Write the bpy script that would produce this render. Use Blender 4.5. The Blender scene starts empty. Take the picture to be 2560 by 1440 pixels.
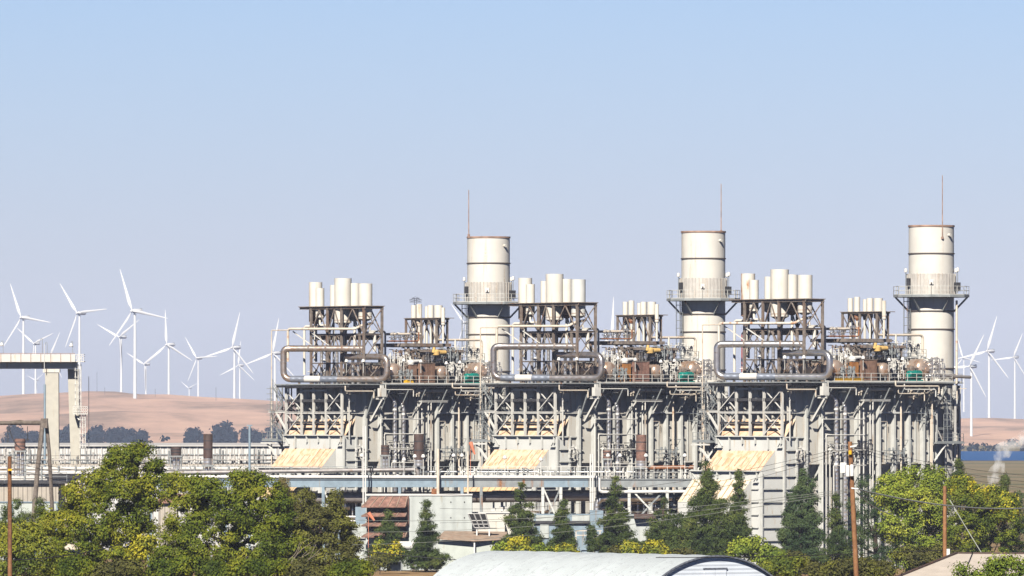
import bpy, math, random
import numpy as np
from mathutils import Vector, Matrix
R = math.radians
sc = bpy.context.scene
COL = sc.collection
# ------------------------------------------------------------------ camera
F, HX, HY, CAMZ = 20000.0, 1280.0, 1045.0, 18.8      # focal length in photo pixels, horizon row, eye height
cam = bpy.data.cameras.new("Camera"); camo = bpy.data.objects.new("Camera", cam); COL.objects.link(camo)
camo.location = (0, 0, CAMZ); camo.rotation_euler = (R(90), 0, 0)
cam.sensor_fit = 'HORIZONTAL'; cam.sensor_width = 36; cam.lens = 36 * F / 2560
cam.shift_y = (HY - 720) / 2560; cam.clip_start = 5; cam.clip_end = 120000
sc.camera = camo

def W(px, py, Y):
    return Vector(((px - HX) * Y / F, Y, CAMZ - (py - HY) * Y / F))
def ppm(Y): return F / Y

class Frame:
    def __init__(s, o, rz):
        s.o = Vector((o[0], o[1], 0)); s.rz = rz
        s.m = Matrix.Translation(s.o) @ Matrix.Rotation(rz, 4, 'Z'); s.i = s.m.inverted()
    def plane(s, px, py, axis, val):
        c = s.i @ Vector((0, 0, CAMZ)); d = s.i.to_3x3() @ Vector(((px - HX) / F, 1, -(py - HY) / F))
        t = (val - c[axis]) / d[axis]
        return c + d * t
WORLD = Frame((0, 0), 0)
TH = math.atan2(.667, .745)
UF = Frame((5.74, 1016), TH)                         # boiler in the middle: x along the gas path, y into the casing
def S(px, py, y=0.0): return UF.plane(px, py, 1, y)
def E(px, py, x=0.0): return UF.plane(px, py, 0, x)

# ------------------------------------------------------------------ mesh builder
class MB:
    def __init__(s): s.v = []; s.f = []; s.sm = []
    def add(s, vs, fs, smooth=False):
        n = len(s.v); s.v += [tuple(v) for v in vs]
        for f in fs: s.f.append(tuple(i + n for i in f)); s.sm.append(smooth)
        return s
    def box(s, x0, x1, y0, y1, z0, z1):
        vs = [(x, y, z) for z in (z0, z1) for y in (y0, y1) for x in (x0, x1)]
        return s.add(vs, [(0, 2, 3, 1), (4, 5, 7, 6), (0, 1, 5, 4), (2, 6, 7, 3), (0, 4, 6, 2), (1, 3, 7, 5)])
    def bar(s, p, q, w, h=None, up=(0, 0, 1)):
        p = Vector(p); q = Vector(q); h = h or w; d = (q - p).normalized(); u = Vector(up)
        if abs(d.dot(u)) > .98: u = Vector((0, 1, 0))
        a = d.cross(u).normalized(); b = a.cross(d).normalized()
        vs = [c + a * (i * w / 2) + b * (j * h / 2) for c in (p, q) for i, j in ((-1, -1), (1, -1), (1, 1), (-1, 1))]
        return s.add(vs, [(3, 2, 1, 0), (4, 5, 6, 7), (0, 1, 5, 4), (1, 2, 6, 5), (2, 3, 7, 6), (3, 0, 4, 7)])
    def ibeam(s, p, q, w, h, up=(0, 0, 1), t=.05):     # an I section: two flanges and a web
        p = Vector(p); q = Vector(q); d = (q - p).normalized(); u = Vector(up)
        if abs(d.dot(u)) > .98: u = Vector((0, 1, 0))
        a = d.cross(u).normalized(); b = a.cross(d).normalized()
        for k in (-1, 1): s.bar(p + b * k * (h - t) / 2, q + b * k * (h - t) / 2, w, t, b)
        return s.bar(p, q, t, h - 2.1 * t, b)
    def tube(s, path, r, seg=8, cap=True):
        path = [Vector(p) for p in path]; n = len(path); rr = r if isinstance(r, (list, tuple)) else [r] * n
        vs = []; prev = None
        for i, p in enumerate(path):
            d = (path[min(i + 1, n - 1)] - path[max(i - 1, 0)]).normalized()
            if prev is None:
                u = Vector((0, 0, 1)) if abs(d.z) < .9 else Vector((1, 0, 0))
                a = d.cross(u).normalized()
            else:
                a = prev - d * prev.dot(d); a.normalize()
            prev = a; b = d.cross(a)
            vs += [p + (a * math.cos(2 * math.pi * k / seg) + b * math.sin(2 * math.pi * k / seg)) * rr[i] for k in range(seg)]
        fs = [(i * seg + k, i * seg + (k + 1) % seg, (i + 1) * seg + (k + 1) % seg, (i + 1) * seg + k) for i in range(n - 1) for k in range(seg)]
        s.add(vs, fs, True)
        if cap:
            m = len(s.v) - n * seg
            s.f.append(tuple(m + k for k in reversed(range(seg)))); s.sm.append(False)
            s.f.append(tuple(m + (n - 1) * seg + k for k in range(seg))); s.sm.append(False)
        return s
    def lathe(s, c, prof, seg=32, axis=None):          # prof: (radius, height) list turned about an axis through c
        c = Vector(c); ax = Vector(axis or (0, 0, 1)).normalized()
        a = ax.orthogonal().normalized(); b = ax.cross(a); vs = []
        for r, h in prof:
            vs += [c + ax * h + (a * math.cos(2 * math.pi * k / seg) + b * math.sin(2 * math.pi * k / seg)) * max(r, 1e-3) for k in range(seg)]
        fs = [(i * seg + k, i * seg + (k + 1) % seg, (i + 1) * seg + (k + 1) % seg, (i + 1) * seg + k) for i in range(len(prof) - 1) for k in range(seg)]
        n = len(s.v); s.add(vs, fs, True)
        return s
    def cyl(s, p, q, r, r2=None, seg=16):
        return s.tube([p, q], [r, r if r2 is None else r2], seg)
    def prism(s, pts, ext):                            # polygon pushed along ext
        ext = Vector(ext); n = len(pts); pts = [Vector(p) for p in pts]
        return s.add(pts + [p + ext for p in pts], [tuple(range(n)), tuple(range(2 * n - 1, n - 1, -1))] +
                     [(i, i + n, (i + 1) % n + n, (i + 1) % n) for i in range(n)])
    def mesh(s, name, off=(0, 0, 0)):
        o = Vector(off); me = bpy.data.meshes.new(name)
        me.from_pydata([tuple(Vector(v) - o) for v in s.v], [], s.f)
        me.polygons.foreach_set('use_smooth', s.sm); me.update()
        if any(s.sm):
            try: me.set_sharp_from_angle(angle=R(40))
            except Exception: pass
        return me

def bend(pts, rad, n=6):                               # round the corners of a polyline
    pts = [Vector(p) for p in pts]; out = [pts[0]]
    for a, b, c in zip(pts, pts[1:], pts[2:]):
        u = (a - b); v = (c - b); r = min(rad, u.length * .49, v.length * .49)
        p = b + u.normalized() * r; q = b + v.normalized() * r
        for i in range(n + 1):
            t = i / n; out.append((1 - t) ** 2 * p + 2 * t * (1 - t) * b + t * t * q)
    return out + [pts[-1]]

def props(o, label, cat, group=None, kind=None):
    if label: o['label'] = label
    if cat: o['category'] = cat
    if group: o['group'] = group
    if kind: o['kind'] = kind

class Thing:
    """an Empty at the thing's base; its parts are meshes built in the frame's coordinates"""
    def __init__(s, name, label, cat, base, frame=WORLD, group=None):
        s.o = bpy.data.objects.new(name, None); COL.objects.link(s.o); s.o.empty_display_size = .3
        s.base = Vector(base); s.o.location = frame.m @ s.base; s.o.rotation_euler = (0, 0, frame.rz)
        props(s.o, label, cat, group)
    def part(s, name, mb, mat, parent=None, label=None):
        o = bpy.data.objects.new(name, mb if isinstance(mb, bpy.types.Mesh) else mb.mesh(name, s.base)); COL.objects.link(o); o.parent = parent or s.o
        if not o.data.materials: o.data.materials.append(mat)
        if label: o['label'] = label
        return o
def solo(name, mb, mat, label, cat, base, frame=WORLD, group=None, kind=None):
    o = bpy.data.objects.new(name, mb.mesh(name, base)); COL.objects.link(o)
    o.location = frame.m @ Vector(base); o.rotation_euler = (0, 0, frame.rz)
    o.data.materials.append(mat); props(o, label, cat, group, kind)
    return o
def copy_tree(o, parent=None):
    c = o.copy(); COL.objects.link(c)
    if parent: c.parent = parent
    for ch in list(o.children): copy_tree(ch, c)
    return c

# ------------------------------------------------------------------ materials
def mat(name, col, rough=.6, metal=0.0, var=.12, scale=1.2, rust=0.0, rustcol=(.30, .13, .05), streak=6.0, wave=None, spec=.35, bump=0.0, rust2=None):
    """paint or metal with mottled tone, dirt or rust running down in streaks, and optional corrugation (axis, pitch, depth)"""
    m = bpy.data.materials.new(name); m.use_nodes = True; nt = m.node_tree; N = nt.nodes; L = nt.links
    b = N['Principled BSDF']; b.inputs['Roughness'].default_value = rough; b.inputs['Metallic'].default_value = metal
    b.inputs['Specular IOR Level'].default_value = spec
    tc = N.new('ShaderNodeTexCoord'); oi = N.new('ShaderNodeObjectInfo'); sh = N.new('ShaderNodeVectorMath'); sh.operation = 'MULTIPLY_ADD'   # every copy weathers its own way
    cb = N.new('ShaderNodeCombineXYZ')
    for i in range(3): L.new(oi.outputs['Random'], cb.inputs[i])
    L.new(cb.outputs[0], sh.inputs[0]); sh.inputs[1].default_value = (91, 57, 133); L.new(tc.outputs['Object'], sh.inputs[2])
    def noise(sc_, det=5, mp=None):
        n = N.new('ShaderNodeTexNoise'); n.inputs['Scale'].default_value = sc_; n.inputs['Detail'].default_value = det
        src = sh.outputs[0]
        if mp:
            g = N.new('ShaderNodeMapping'); g.inputs['Scale'].default_value = mp; L.new(src, g.inputs[0]); src = g.outputs[0]
        L.new(src, n.inputs['Vector']); return n.outputs['Fac']
    def ramp(src, a, bb, ca, cb):
        r = N.new('ShaderNodeValToRGB'); r.color_ramp.elements[0].position = a; r.color_ramp.elements[1].position = bb
        r.color_ramp.elements[0].color = (*ca, 1); r.color_ramp.elements[1].color = (*cb, 1); L.new(src, r.inputs[0]); return r.outputs[0]
    lo = [c * (1 - var) for c in col]; hi = [min(1, c * (1 + var)) for c in col]
    c = ramp(noise(scale), .35, .68, lo, hi)
    if rust > 0:
        f = ramp(noise(1.0, 6, (1.6, 1.6, 1.6 / streak)), max(.02, .66 - .4 * rust), max(.1, .80 - .35 * rust), (0, 0, 0), (1, 1, 1))
        k = ramp(noise(9, 3), .4, .65, [x * .8 for x in rustcol], rust2 or [min(1, x * 1.35) for x in rustcol])
        mx = N.new('ShaderNodeMix'); mx.data_type = 'RGBA'
        L.new(f, mx.inputs['Factor']); L.new(c, mx.inputs['A']); L.new(k, mx.inputs['B']); c = mx.outputs['Result']
    L.new(c, b.inputs['Base Color'])
    if wave:
        ax, pitch, dep = wave
        w = N.new('ShaderNodeTexWave'); w.bands_direction = ax; w.inputs['Scale'].default_value = .314 / pitch
        L.new(tc.outputs['Object'], w.inputs['Vector'])
        bp = N.new('ShaderNodeBump'); bp.inputs['Distance'].default_value = dep; bp.inputs['Strength'].default_value = 1
        L.new(w.outputs['Fac'], bp.inputs['Height']); L.new(bp.outputs[0], b.inputs['Normal'])
    elif bump:
        bp = N.new('ShaderNodeBump'); bp.inputs['Distance'].default_value = bump; L.new(noise(scale * 4), bp.inputs['Height']); L.new(bp.outputs[0], b.inputs['Normal'])
    return m

def leafmat(name, cols, trans=.18, patch=.35):
    """leaf tones: each leaf its own tone, with broad patches drifting between tones"""
    m = bpy.data.materials.new(name); m.use_nodes = True; nt = m.node_tree; N = nt.nodes; L = nt.links
    b = N['Principled BSDF']; b.inputs['Roughness'].default_value = .6; b.inputs['Specular IOR Level'].default_value = .12
    g = N.new('ShaderNodeNewGeometry'); tc = N.new('ShaderNodeTexCoord')
    n = N.new('ShaderNodeTexNoise'); n.inputs['Scale'].default_value = patch; n.inputs['Detail'].default_value = 3; L.new(tc.outputs['Object'], n.inputs['Vector'])
    a = N.new('ShaderNodeMath'); a.operation = 'MULTIPLY_ADD'; a.inputs[1].default_value = .5; L.new(g.outputs['Random Per Island'], a.inputs[0])
    a2 = N.new('ShaderNodeMath'); a2.operation = 'MULTIPLY_ADD'; a2.inputs[1].default_value = 2.2; a2.inputs[2].default_value = -.85; L.new(n.outputs['Fac'], a2.inputs[0])
    L.new(a2.outputs[0], a.inputs[2])
    r = N.new('ShaderNodeValToRGB'); r.color_ramp.elements[0].color = (*cols[0], 1); r.color_ramp.elements[1].color = (*cols[-1], 1)
    for i, c in enumerate(cols[1:-1]): e = r.color_ramp.elements.new((i + 1) / (len(cols) - 1)); e.color = (*c, 1)
    L.new(a.outputs[0], r.inputs[0]); L.new(r.outputs[0], b.inputs['Base Color'])
    t = N.new('ShaderNodeBsdfTranslucent'); L.new(r.outputs[0], t.inputs[0])
    ms = N.new('ShaderNodeMixShader'); ms.inputs[0].default_value = trans; L.new(b.outputs[0], ms.inputs[1]); L.new(t.outputs[0], ms.inputs[2])
    L.new(ms.outputs[0], N['Material Output'].inputs['Surface'])
    return m

M = dict(
    stack=mat('stack_paint', (.78, .745, .67), .5, rust=.22, rustcol=(.66, .58, .47), streak=14, scale=.5, var=.05),
    screen=mat('screen_sheet', (.62, .585, .53), .6, rust=.3, rustcol=(.54, .46, .37), streak=8),
    rim=mat('rusty_rim', (.42, .27, .20), .7, var=.3),
    seam=mat('dark_band', (.12, .10, .09), .7),
    silencer=mat('cream_paint', (.80, .755, .66), .5, rust=.12, rustcol=(.60, .46, .30), streak=9, scale=.6, var=.05),
    rusty=mat('rust_plate', (.30, .12, .05), .8, var=.5, scale=2.5),
    casing=mat('casing_paint', (.72, .69, .61), .55, rust=.26, rustcol=(.56, .46, .34), streak=9, scale=.35, var=.08),
    column=mat('column_paint', (.68, .68, .63), .55, rust=.10, rustcol=(.40, .28, .18), streak=10, var=.08),
    hood=mat('hood_paint', (.74, .74, .69), .55, rust=.14, rustcol=(.60, .45, .28), streak=6, scale=.4, var=.06),
    slope=mat('rust_washed_slope', (.84, .625, .44), .65, rust=.5, rustcol=(.80, .47, .25), streak=3, scale=.4, var=.07, rust2=(.82, .53, .32)),
    slopelow=mat('deep_rust_slope', (.80, .55, .30), .65, rust=.45, rustcol=(.82, .62, .40), streak=3, scale=.5, var=.1, rust2=(.80, .56, .34)),
    scaffold=mat('white_steel', (.76, .74, .68), .5, rust=.15, rustcol=(.45, .33, .22), var=.08),
    steel=mat('weathered_steel', (.27, .225, .19), .7, rust=.32, rustcol=(.24, .14, .09), var=.3, scale=2),
    grey=mat('grey_steel', (.30, .32, .32), .55, rust=.12, var=.15),
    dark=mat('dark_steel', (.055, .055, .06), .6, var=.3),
    alu=mat('insulation_jacket', (.44, .415, .41), .34, .8, rust=.32, rustcol=(.34, .25, .20), streak=.5, scale=1.2, var=.16, wave=('X', .42, .006)),
    silver=mat('silver_jacket', (.68, .67, .66), .33, .8, var=.1, wave=('Z', .5, .015)),
    wrap=mat('white_wrap', (.74, .70, .64), .7, var=.08),
    slate=mat('slate_jacket', (.28, .31, .37), .45, .5, var=.12, wave=('X', .4, .02)),
    drum=mat('drum_jacket', (.70, .54, .43), .32, .6, rust=.42, rustcol=(.52, .30, .17), streak=2.5, scale=.8, var=.12),
    cream=mat('cream_pipe', (.78, .68, .55), .5, rust=.2, rustcol=(.55, .32, .18), streak=1, var=.08),
    wood=mat('brown_board', (.27, .16, .11), .75, rust=.5, rustcol=(.15, .085, .055), streak=14, var=.25, scale=1.5),
    orange=mat('orange_rust_box', (.45, .20, .06), .75, rust=.4, rustcol=(.28, .11, .04), streak=3, var=.2),
    green=mat('green_enamel', (.0, .24, .19), .4, var=.2),
    yellow=mat('yellow_paint', (.85, .48, .02), .5, var=.1),
    white=mat('white_enamel', (.82, .80, .76), .4, var=.04),
    blackbrown=mat('scorched_steel', (.11, .075, .065), .6, .2, rust=.35, rustcol=(.16, .09, .065), streak=5, var=.25),
    blue=mat('blue_grey_paint', (.27, .35, .41), .5, rust=.1, rustcol=(.3, .25, .2), var=.12),
    pipegrey=mat('grey_pipe', (.33, .31, .30), .5, .3, rust=.3, rustcol=(.30, .23, .18), streak=.6, var=.15),
    shed=mat('white_corrugated', (.76, .74, .70), .5, rust=.15, rustcol=(.5, .42, .34), wave=('X', .8, .25), var=.06),
    shedroof=mat('pale_roof', (.62, .60, .57), .5, var=.1),
    beige=mat('beige_wall', (.52, .46, .38), .7, wave=('X', .55, .15), var=.08),
    palewall=mat('pale_green_wall', (.56, .60, .54), .6, rust=.15, rustcol=(.45, .42, .34), var=.06),
    greywall=mat('grey_green_wall', (.52, .55, .52), .6, rust=.1, rustcol=(.4, .38, .3), var=.06, wave=('X', 1.2, .1)),
    louver=mat('rust_louver', (.30, .165, .125), .75, rust=.5, rustcol=(.19, .11, .085), streak=1, var=.3, scale=1.4),
    tanroof=mat('tan_roof', (.42, .32, .24), .85, rust=.3, rustcol=(.32, .18, .11), streak=.3, var=.2),
    hut=mat('hut_sheet', (.62, .675, .69), .42, var=.07, scale=.35, rust=.35, rustcol=(.52, .56, .58), streak=.3),
    hutend=mat('hut_siding', (.78, .84, .92), .5, wave=('Z', .28, .018), var=.05),
    roofbeige=mat('beige_roof', (.58, .51, .44), .8, var=.07, bump=.02),
    timber=mat('brown_timber', (.33, .16, .07), .85, rust=.5, rustcol=(.19, .09, .045), streak=16, var=.25, scale=3, bump=.02),
    oldwood=mat('grey_timber', (.17, .14, .115), .9, rust=.4, rustcol=(.25, .21, .18), streak=12, var=.3, scale=3, bump=.03),
    wire=mat('bare_wire', (.42, .44, .38), .5, var=.1),
    blackwire=mat('black_wire', (.03, .03, .035), .6, var=.1),
    bark=mat('tree_bark', (.075, .055, .04), .9, var=.35, scale=4, bump=.05),
    twig=mat('dry_twig', (.34, .28, .22), .9, var=.2),
    turbine=mat('turbine_white', (.82, .82, .81), .45, var=.04),
    crane=mat('crane_paint', (.70, .67, .61), .5, rust=.12, rustcol=(.58, .46, .30), var=.05, streak=8),
    cranesteel=mat('crane_leg_paint', (.55, .52, .44), .55, rust=.12, rustcol=(.5, .42, .3), var=.06, streak=8),
    pink=mat('pink_orange_tape', (.80, .28, .16), .6),
)
# ================================================================== the boiler in the middle of the row, then copied to its two neighbours
UNIT = []                                              # every thing of the unit (copied below)
def UT(name, label, cat, base, group=None):
    t = Thing(name, label, cat, base, UF, group); UNIT.append(t.o); return t
def US(name, mb, m, label, cat, base, group=None):
    o = solo(name, mb, m, label, cat, base, UF, group); UNIT.append(o); return o
rnd = random.Random(7)
ZD = 23.27                                             # top of the upper deck
zpx = lambda py, px=1500: S(px, py, 0).z
# ---- boiler house
bo = UT('boiler', 'long boiler house with ribbed walls and sloping rusty inlet duct, {U}', 'boiler', (13, 6, 0), 'steam boilers in a row')
m = MB(); m.box(2, 26, 0, 11.8, 13.2, 22.95)
m.prism([(2, 11.8, 13.2), (2, 0, 13.2), (2, .9, 11.6), (2, 10.9, 11.6)], (24, 0, 0))
m.box(2, 26, .9, 10.9, 0, 11.6)
bo.part('casing', m, M['casing'])
cols = [S(p, 1100, -.45).x for p in (1448, 1486, 1533, 1575, 1629, 1666, 1703, 1739)] + [25.85]
for x in cols:
    m = MB().box(x - .17, x + .17, -.6, -.002, 0, 22.94); bo.part('wall_column', m, M['column'])
# ledges, stubs and seams on the wall
m = MB()
zs = [19.4 - 1.58 * k for k in range(13)]
for i, x in enumerate(cols):
    for z in zs[1:9]:
        if abs(z - 13.2) < .5 or z < 1: continue
        y0 = .9 if z < 12.5 else 0
        bo.part('wall_stub', MB().box(x + .175, min(x + .95, 25.9), y0 - .28, y0 - .003, z - .06, z + .06), M['column'])
m = MB()
for a, b in zip(cols[2:], cols[3:]):
    x = a + (b - a) * .58; m.box(x - .04, x + .04, -.16, -.003, 13.3, 19.2)
bo.part('seam_rib', m, M['column'])
m = MB().box(cols[4] + .18, 25.6, -.7, -.004, 19.35, 19.56)
bo.part('wall_ledge', m, M['hood'])
m = MB().box(2.1, 25.9, -.3, -.004, 13.08, 13.28); bo.part('wall_ledge', m, M['casing'])
for x in cols[1:]:
    m = MB().bar((x, -.25, 12.7), (x - .0, .85, 11.4), .14, .3)
    bo.part('hopper_bracket', m, M['column'])
# inlet duct: upper box, upper slope, lower box, lower slope
m = MB().box(0, 2, .0, 12, 0, 16.5); m.box(-2.4, -.003, 1.6, 11.99, 12.2, 14.69) if False else None
m.prism([(0, 1.6, 12.25), (0, 1.6, 14.7), (-2.4, 1.6, 12.3), (-2.4, 1.6, 12.25)], (0, 10.3, 0))
m.box(-4.1, -.003, .01, 12.3, 0, 12.24)
m.prism([(-4.103, 1.5, 5), (-4.103, 1.5, 11.2), (-6.7, 1.5, 8.4), (-6.7, 1.5, 5)], (0, 10.5, 0))
m.box(-6.69, -4.105, 1.51, 11.99, 0, 5)
duct = bo.part('inlet_duct', m, M['hood'])
def slab(pts, th=.05):
    a, b, c = [Vector(p) for p in pts[:3]]; n = (b - a).cross(c - a).normalized()
    return MB().prism(pts, n * th)
sl = MB()
P0, P1, P2, P3 = (-.02, 1.62, 14.72), (-2.42, 1.62, 12.31), (-2.42, 11.9, 12.31), (-.02, 11.9, 14.72)
up = Vector((-1, 0, 1)).normalized() * .05
sl.prism([P0, P1, P2, P3], up); bo.part('sloped_plate', sl, M['slope'])
sl = MB().prism([(-4.12, 1.52, 11.22), (-6.72, 1.52, 8.4), (-6.72, 11.98, 8.4), (-4.12, 11.98, 11.22)], up); bo.part('sloped_plate', sl, M['slopelow'])
m = MB(); m2 = MB()
for k in range(9):
    y = 2.3 + k * 1.12; t = .02 if k < 3 else .35
    a = Vector((-.02, y, 14.72)); d = Vector((-2.4, 0, -2.41)); e = 1.0 if k < 3 else .8
    m.bar(a + d * t + up * 2, a + d * e + up * 2, .04, .13, up)
    a = Vector((-4.12, y, 11.22)); d = Vector((-2.6, 0, -2.82)); m2.bar(a + d * .05 + up * 2, a + d * .95 + up * 2, .04, .15, up)
bo.part('slope_rib', m, M['slope']); bo.part('slope_rib', m2, M['slopelow'])
# trim of the inlet boxes: lip, gussets and short ledges
for x0, z0, yb in ((0, 16.5, 12), (-4.1, 12.24, 12.3)):
    m = MB().box(x0 - .42, x0 - .004, 0, yb, z0 - .02, z0 + .10)
    for k in range(6): m.box(x0 - .32, x0 - .004, .3 + k * yb / 5.2, .42 + k * yb / 5.2, z0 - (1.6 if k in (1, 4) else .9), z0 - .03)
    for y in (.15, yb - .15):
        m.bar((x0 - .1, y, z0 - .1), (x0 - .1, y + (.9 if y < 2 else -.9), z0 - 1.2), .12)
        m.box(x0 - .35, x0 - .004, min(y, y + (.9 if y < 2 else -.9)), max(y, y + (.9 if y < 2 else -.9)), z0 - 1.4, z0 - 1.28)
    bo.part('duct_lip', m, M['hood'])
m = MB()
for k, z in enumerate([16.4 - 1.58 * k for k in range(10)]):
    m.box(.3, 1.9, -.26, -.004, z - .08, z + .08); m.box(2.2, cols[0] - .2, (-.26 if z > 13.2 else .64), (-.004 if z > 13.2 else .896), z - .08, z + .08)
    if z < 12: m.box(-3.7, -.5, -.22, .006, z - .08, z + .08)
    if z < 11.5: m.box(-4.3, -4.105, .2, 1.4, z - .06, z + .06)
for x in (-.15, 1.98, -3.95): m.box(x - .12, x + .12, -.3, -.006, 0.0, 16.4 if x > -1 else 12.2)
bo.part('duct_stiffener_rib', m, M['column'])
m = MB().prism([(.3, 0.01, 16.51), (.3, 12, 16.51), (2.0, 12, 18.6), (2.0, .01, 18.6)], (0, 0, .06)); bo.part('transition_plate', m, M['slope'])
m = MB()
for z in (19.55, 20.8): m.box(1.6, 1.997, .1, 11.7, z, z + .25)
for y in (1.0, 3.6, 6.2, 8.8, 11.2): m.box(1.55, 1.996, y, y + .25, 18.4, 22.94)
bo.part('casing_stiffener_rib', m, M['casing'])
# under-deck plant on the end face
for y, r in ((2.6, .55), (5.4, .7), (8.3, .5)):
    m = MB().tube(bend([(1.99, y, 21.2), (.6, y, 21.2), (.6, y + 1.6, 19.3)], .5), r * .5, 12); bo.part('end_nozzle', m, M['grey'])
m = MB().box(-.2, .25, 1.2, 11.5, 18.1, 18.35).box(-.3, .2, 1.0, 11.6, 20.9, 21.25); bo.part('end_girder', m, M['dark'])
# deck, its girder, brackets and railing
m = MB().box(-1.2, 26.9, -2.6, 12.6, ZD - .14, ZD); m.box(26.903, 33.8, 2.6, 12.6, ZD - .14, ZD)
bo.part('deck', m, M['grey'])
m = MB()
m.ibeam((-1.25, -2.3, 22.96), (26.8, -2.3, 22.96), .26, .3); m.ibeam((-1.0, -2.1, 22.96), (-1.0, 12.5, 22.96), .26, .3)
for x in cols: m.ibeam((x, -2.1, 22.9), (x, -.01, 22.9), .2, .4)
bo.part('deck_girder', m, M['dark'])
for i, x in enumerate(cols):
    m = MB().bar((x, -.61, 19.9 if i != 0 else 18.9), (x, -2.35, 22.5), .16)
    bo.part('deck_strut', m, M['grey'])
def railing(pts, post=1.5, h=1.07):
    m = MB()
    for p, q in zip(pts, pts[1:]):
        p = Vector(p); q = Vector(q)
        for z in (h, h * .55): m.bar(p + Vector((0, 0, z)), q + Vector((0, 0, z)), .05)
        n = max(1, int((q - p).length / post))
        for k in range(n + 1): a = p.lerp(q, k / n); m.bar(a, a + Vector((0, 0, h)), .055)
        m.bar(p + Vector((0, 0, .08)), q + Vector((0, 0, .08)), .02, .14)
    return m
bo.part('railing', railing([(4.6, -2.5, ZD), (26.8, -2.5, ZD), (26.8, 2.5, ZD), (33.6, 2.7, ZD), (33.6, 6, ZD)]), M['scaffold'])
# raised walkway beside the drums
x0, x1 = S(1655, 897, 1).x, S(1742, 897, 1).x; zw = S(1700, 899, 1).z
m = MB().box(x0, x1, .6, 2.0, zw - .16, zw)
for x in (x0 + .2, (x0 + x1) / 2, x1 - .2): m.bar((x, 1.9, ZD), (x, 1.9, zw - .16), .14)
bo.part('raised_walkway', m, M['grey']); bo.part('railing', railing([(x0, .65, zw), (x1, .65, zw), (x1, 1.95, zw)], 1.3), M['grey'])

# ---- pipe bracket below the deck
x0, x1 = S(1590, 1002, -2).x, S(1655, 1002, -2).x; zb = S(1620, 1002, -2).z
br = UT('pipe_bracket', 'white steel pipe bracket reaching out from the ribbed wall of {U}', 'bracket', (x0, -.5, 19.2), 'wall brackets under the upper decks')
br.part('outer_beam', MB().ibeam((x0, -2, zb), (x1, -2, zb), .2, .24), M['scaffold'])
for x in (x0 + .15, x1 - .15): br.part('brace', MB().bar((x, -.05, zb - 1.9), (x, -1.95, zb - .12), .2), M['scaffold']); br.part('arm', MB().ibeam((x, -.05, zb), (x, -1.9, zb), .16, .2), M['scaffold'])
p, q = S(1592, 976, -1.7), S(1660, 976, -1.7)
US('under_deck_pipe', MB().tube([p - Vector((4, 0, 0)), q], .21, 12), M['cream'], 'short cream pipe lying under the deck edge of {U}', 'pipe', p, 'pipes under the upper decks')

# ---- corner bracket with a white post box under the big loop pipe
cb = UT('corner_bracket', 'white box bracket with a long diagonal strut under the pipe bend, {U}', 'bracket', (4, 0, 19), 'corner brackets under the pipe bends')
cb.part('post_box', MB().box(3.5, 4.5, -3.3, -2.7, 21.6, 22.7).box(3.75, 4.25, -3.15, -2.85, 22.7, 23.1), M['scaffold'])
cb.part('arm', MB().ibeam((4, -.8, 21.4), (4, -3.4, 21.4), .3, .34), M['scaffold']); cb.part('strut', MB().bar((4, -.8, 18.4), (4, -3.1, 21.2), .26), M['scaffold'])

# ---- white steel support frame in front of the end wall
sf = UT('support_frame', 'white steel frame with crossed braces standing on the inlet duct, {U}', 'steel frame', (-.6, 6, 16.6), 'white steel frames on the inlet ducts')
fx = -.2; fy = [E(p, 1050, fx).y for p in (1240, 1281, 1313, 1346, 1388)]; fz0, fz1, fzm = 16.62, 22.9, 19.5
for y in fy: sf.part('post', MB().ibeam((fx, y, fz0), (fx, y, fz1 + .02), .28, .28, (0, 1, 0)), M['scaffold'])
for i, (a, b) in enumerate(zip(fy, fy[1:])):
    z1 = 22.9 if i in (0, 3) else 22.5
    sf.part('beam', MB().ibeam((fx, a - .15, z1 - .1), (fx, b + .15, z1 - .1), .16, .2), M['scaffold'])
    sf.part('beam', MB().ibeam((fx, a - .15, fzm), (fx, b + .15, fzm), .2, .26), M['scaffold'])
    if i in (0, 3):
        for z0, z1 in ((fz0 + .1, fzm - .2), (fzm + .2, 22.3)):
            sf.part('brace', MB().bar((fx - .06, a, z0), (fx - .06, b, z1), .11), M['scaffold']); sf.part('brace', MB().bar((fx + .08, a, z1), (fx + .08, b, z0), .11), M['scaffold'])
sf.part('outrigger', MB().ibeam((fx, fy[0], fzm + .12), (fx, fy[0] + 3.6, fzm + .12), .2, .28), M['scaffold'])
sf.part('outrigger_strut', MB().bar((fx, fy[0] + .1, fzm - 2.2), (fx, fy[0] + 2, fzm), .22), M['scaffold'])
sf.part('back_beam', MB().ibeam((fx, fy[-1], fzm), (3.9, -.4, fzm), .2, .26), M['scaffold'])
sf.part('thin_post', MB().bar((.5, -.5, 16), (.5, -.5, 23), .13), M['scaffold'])

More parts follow.
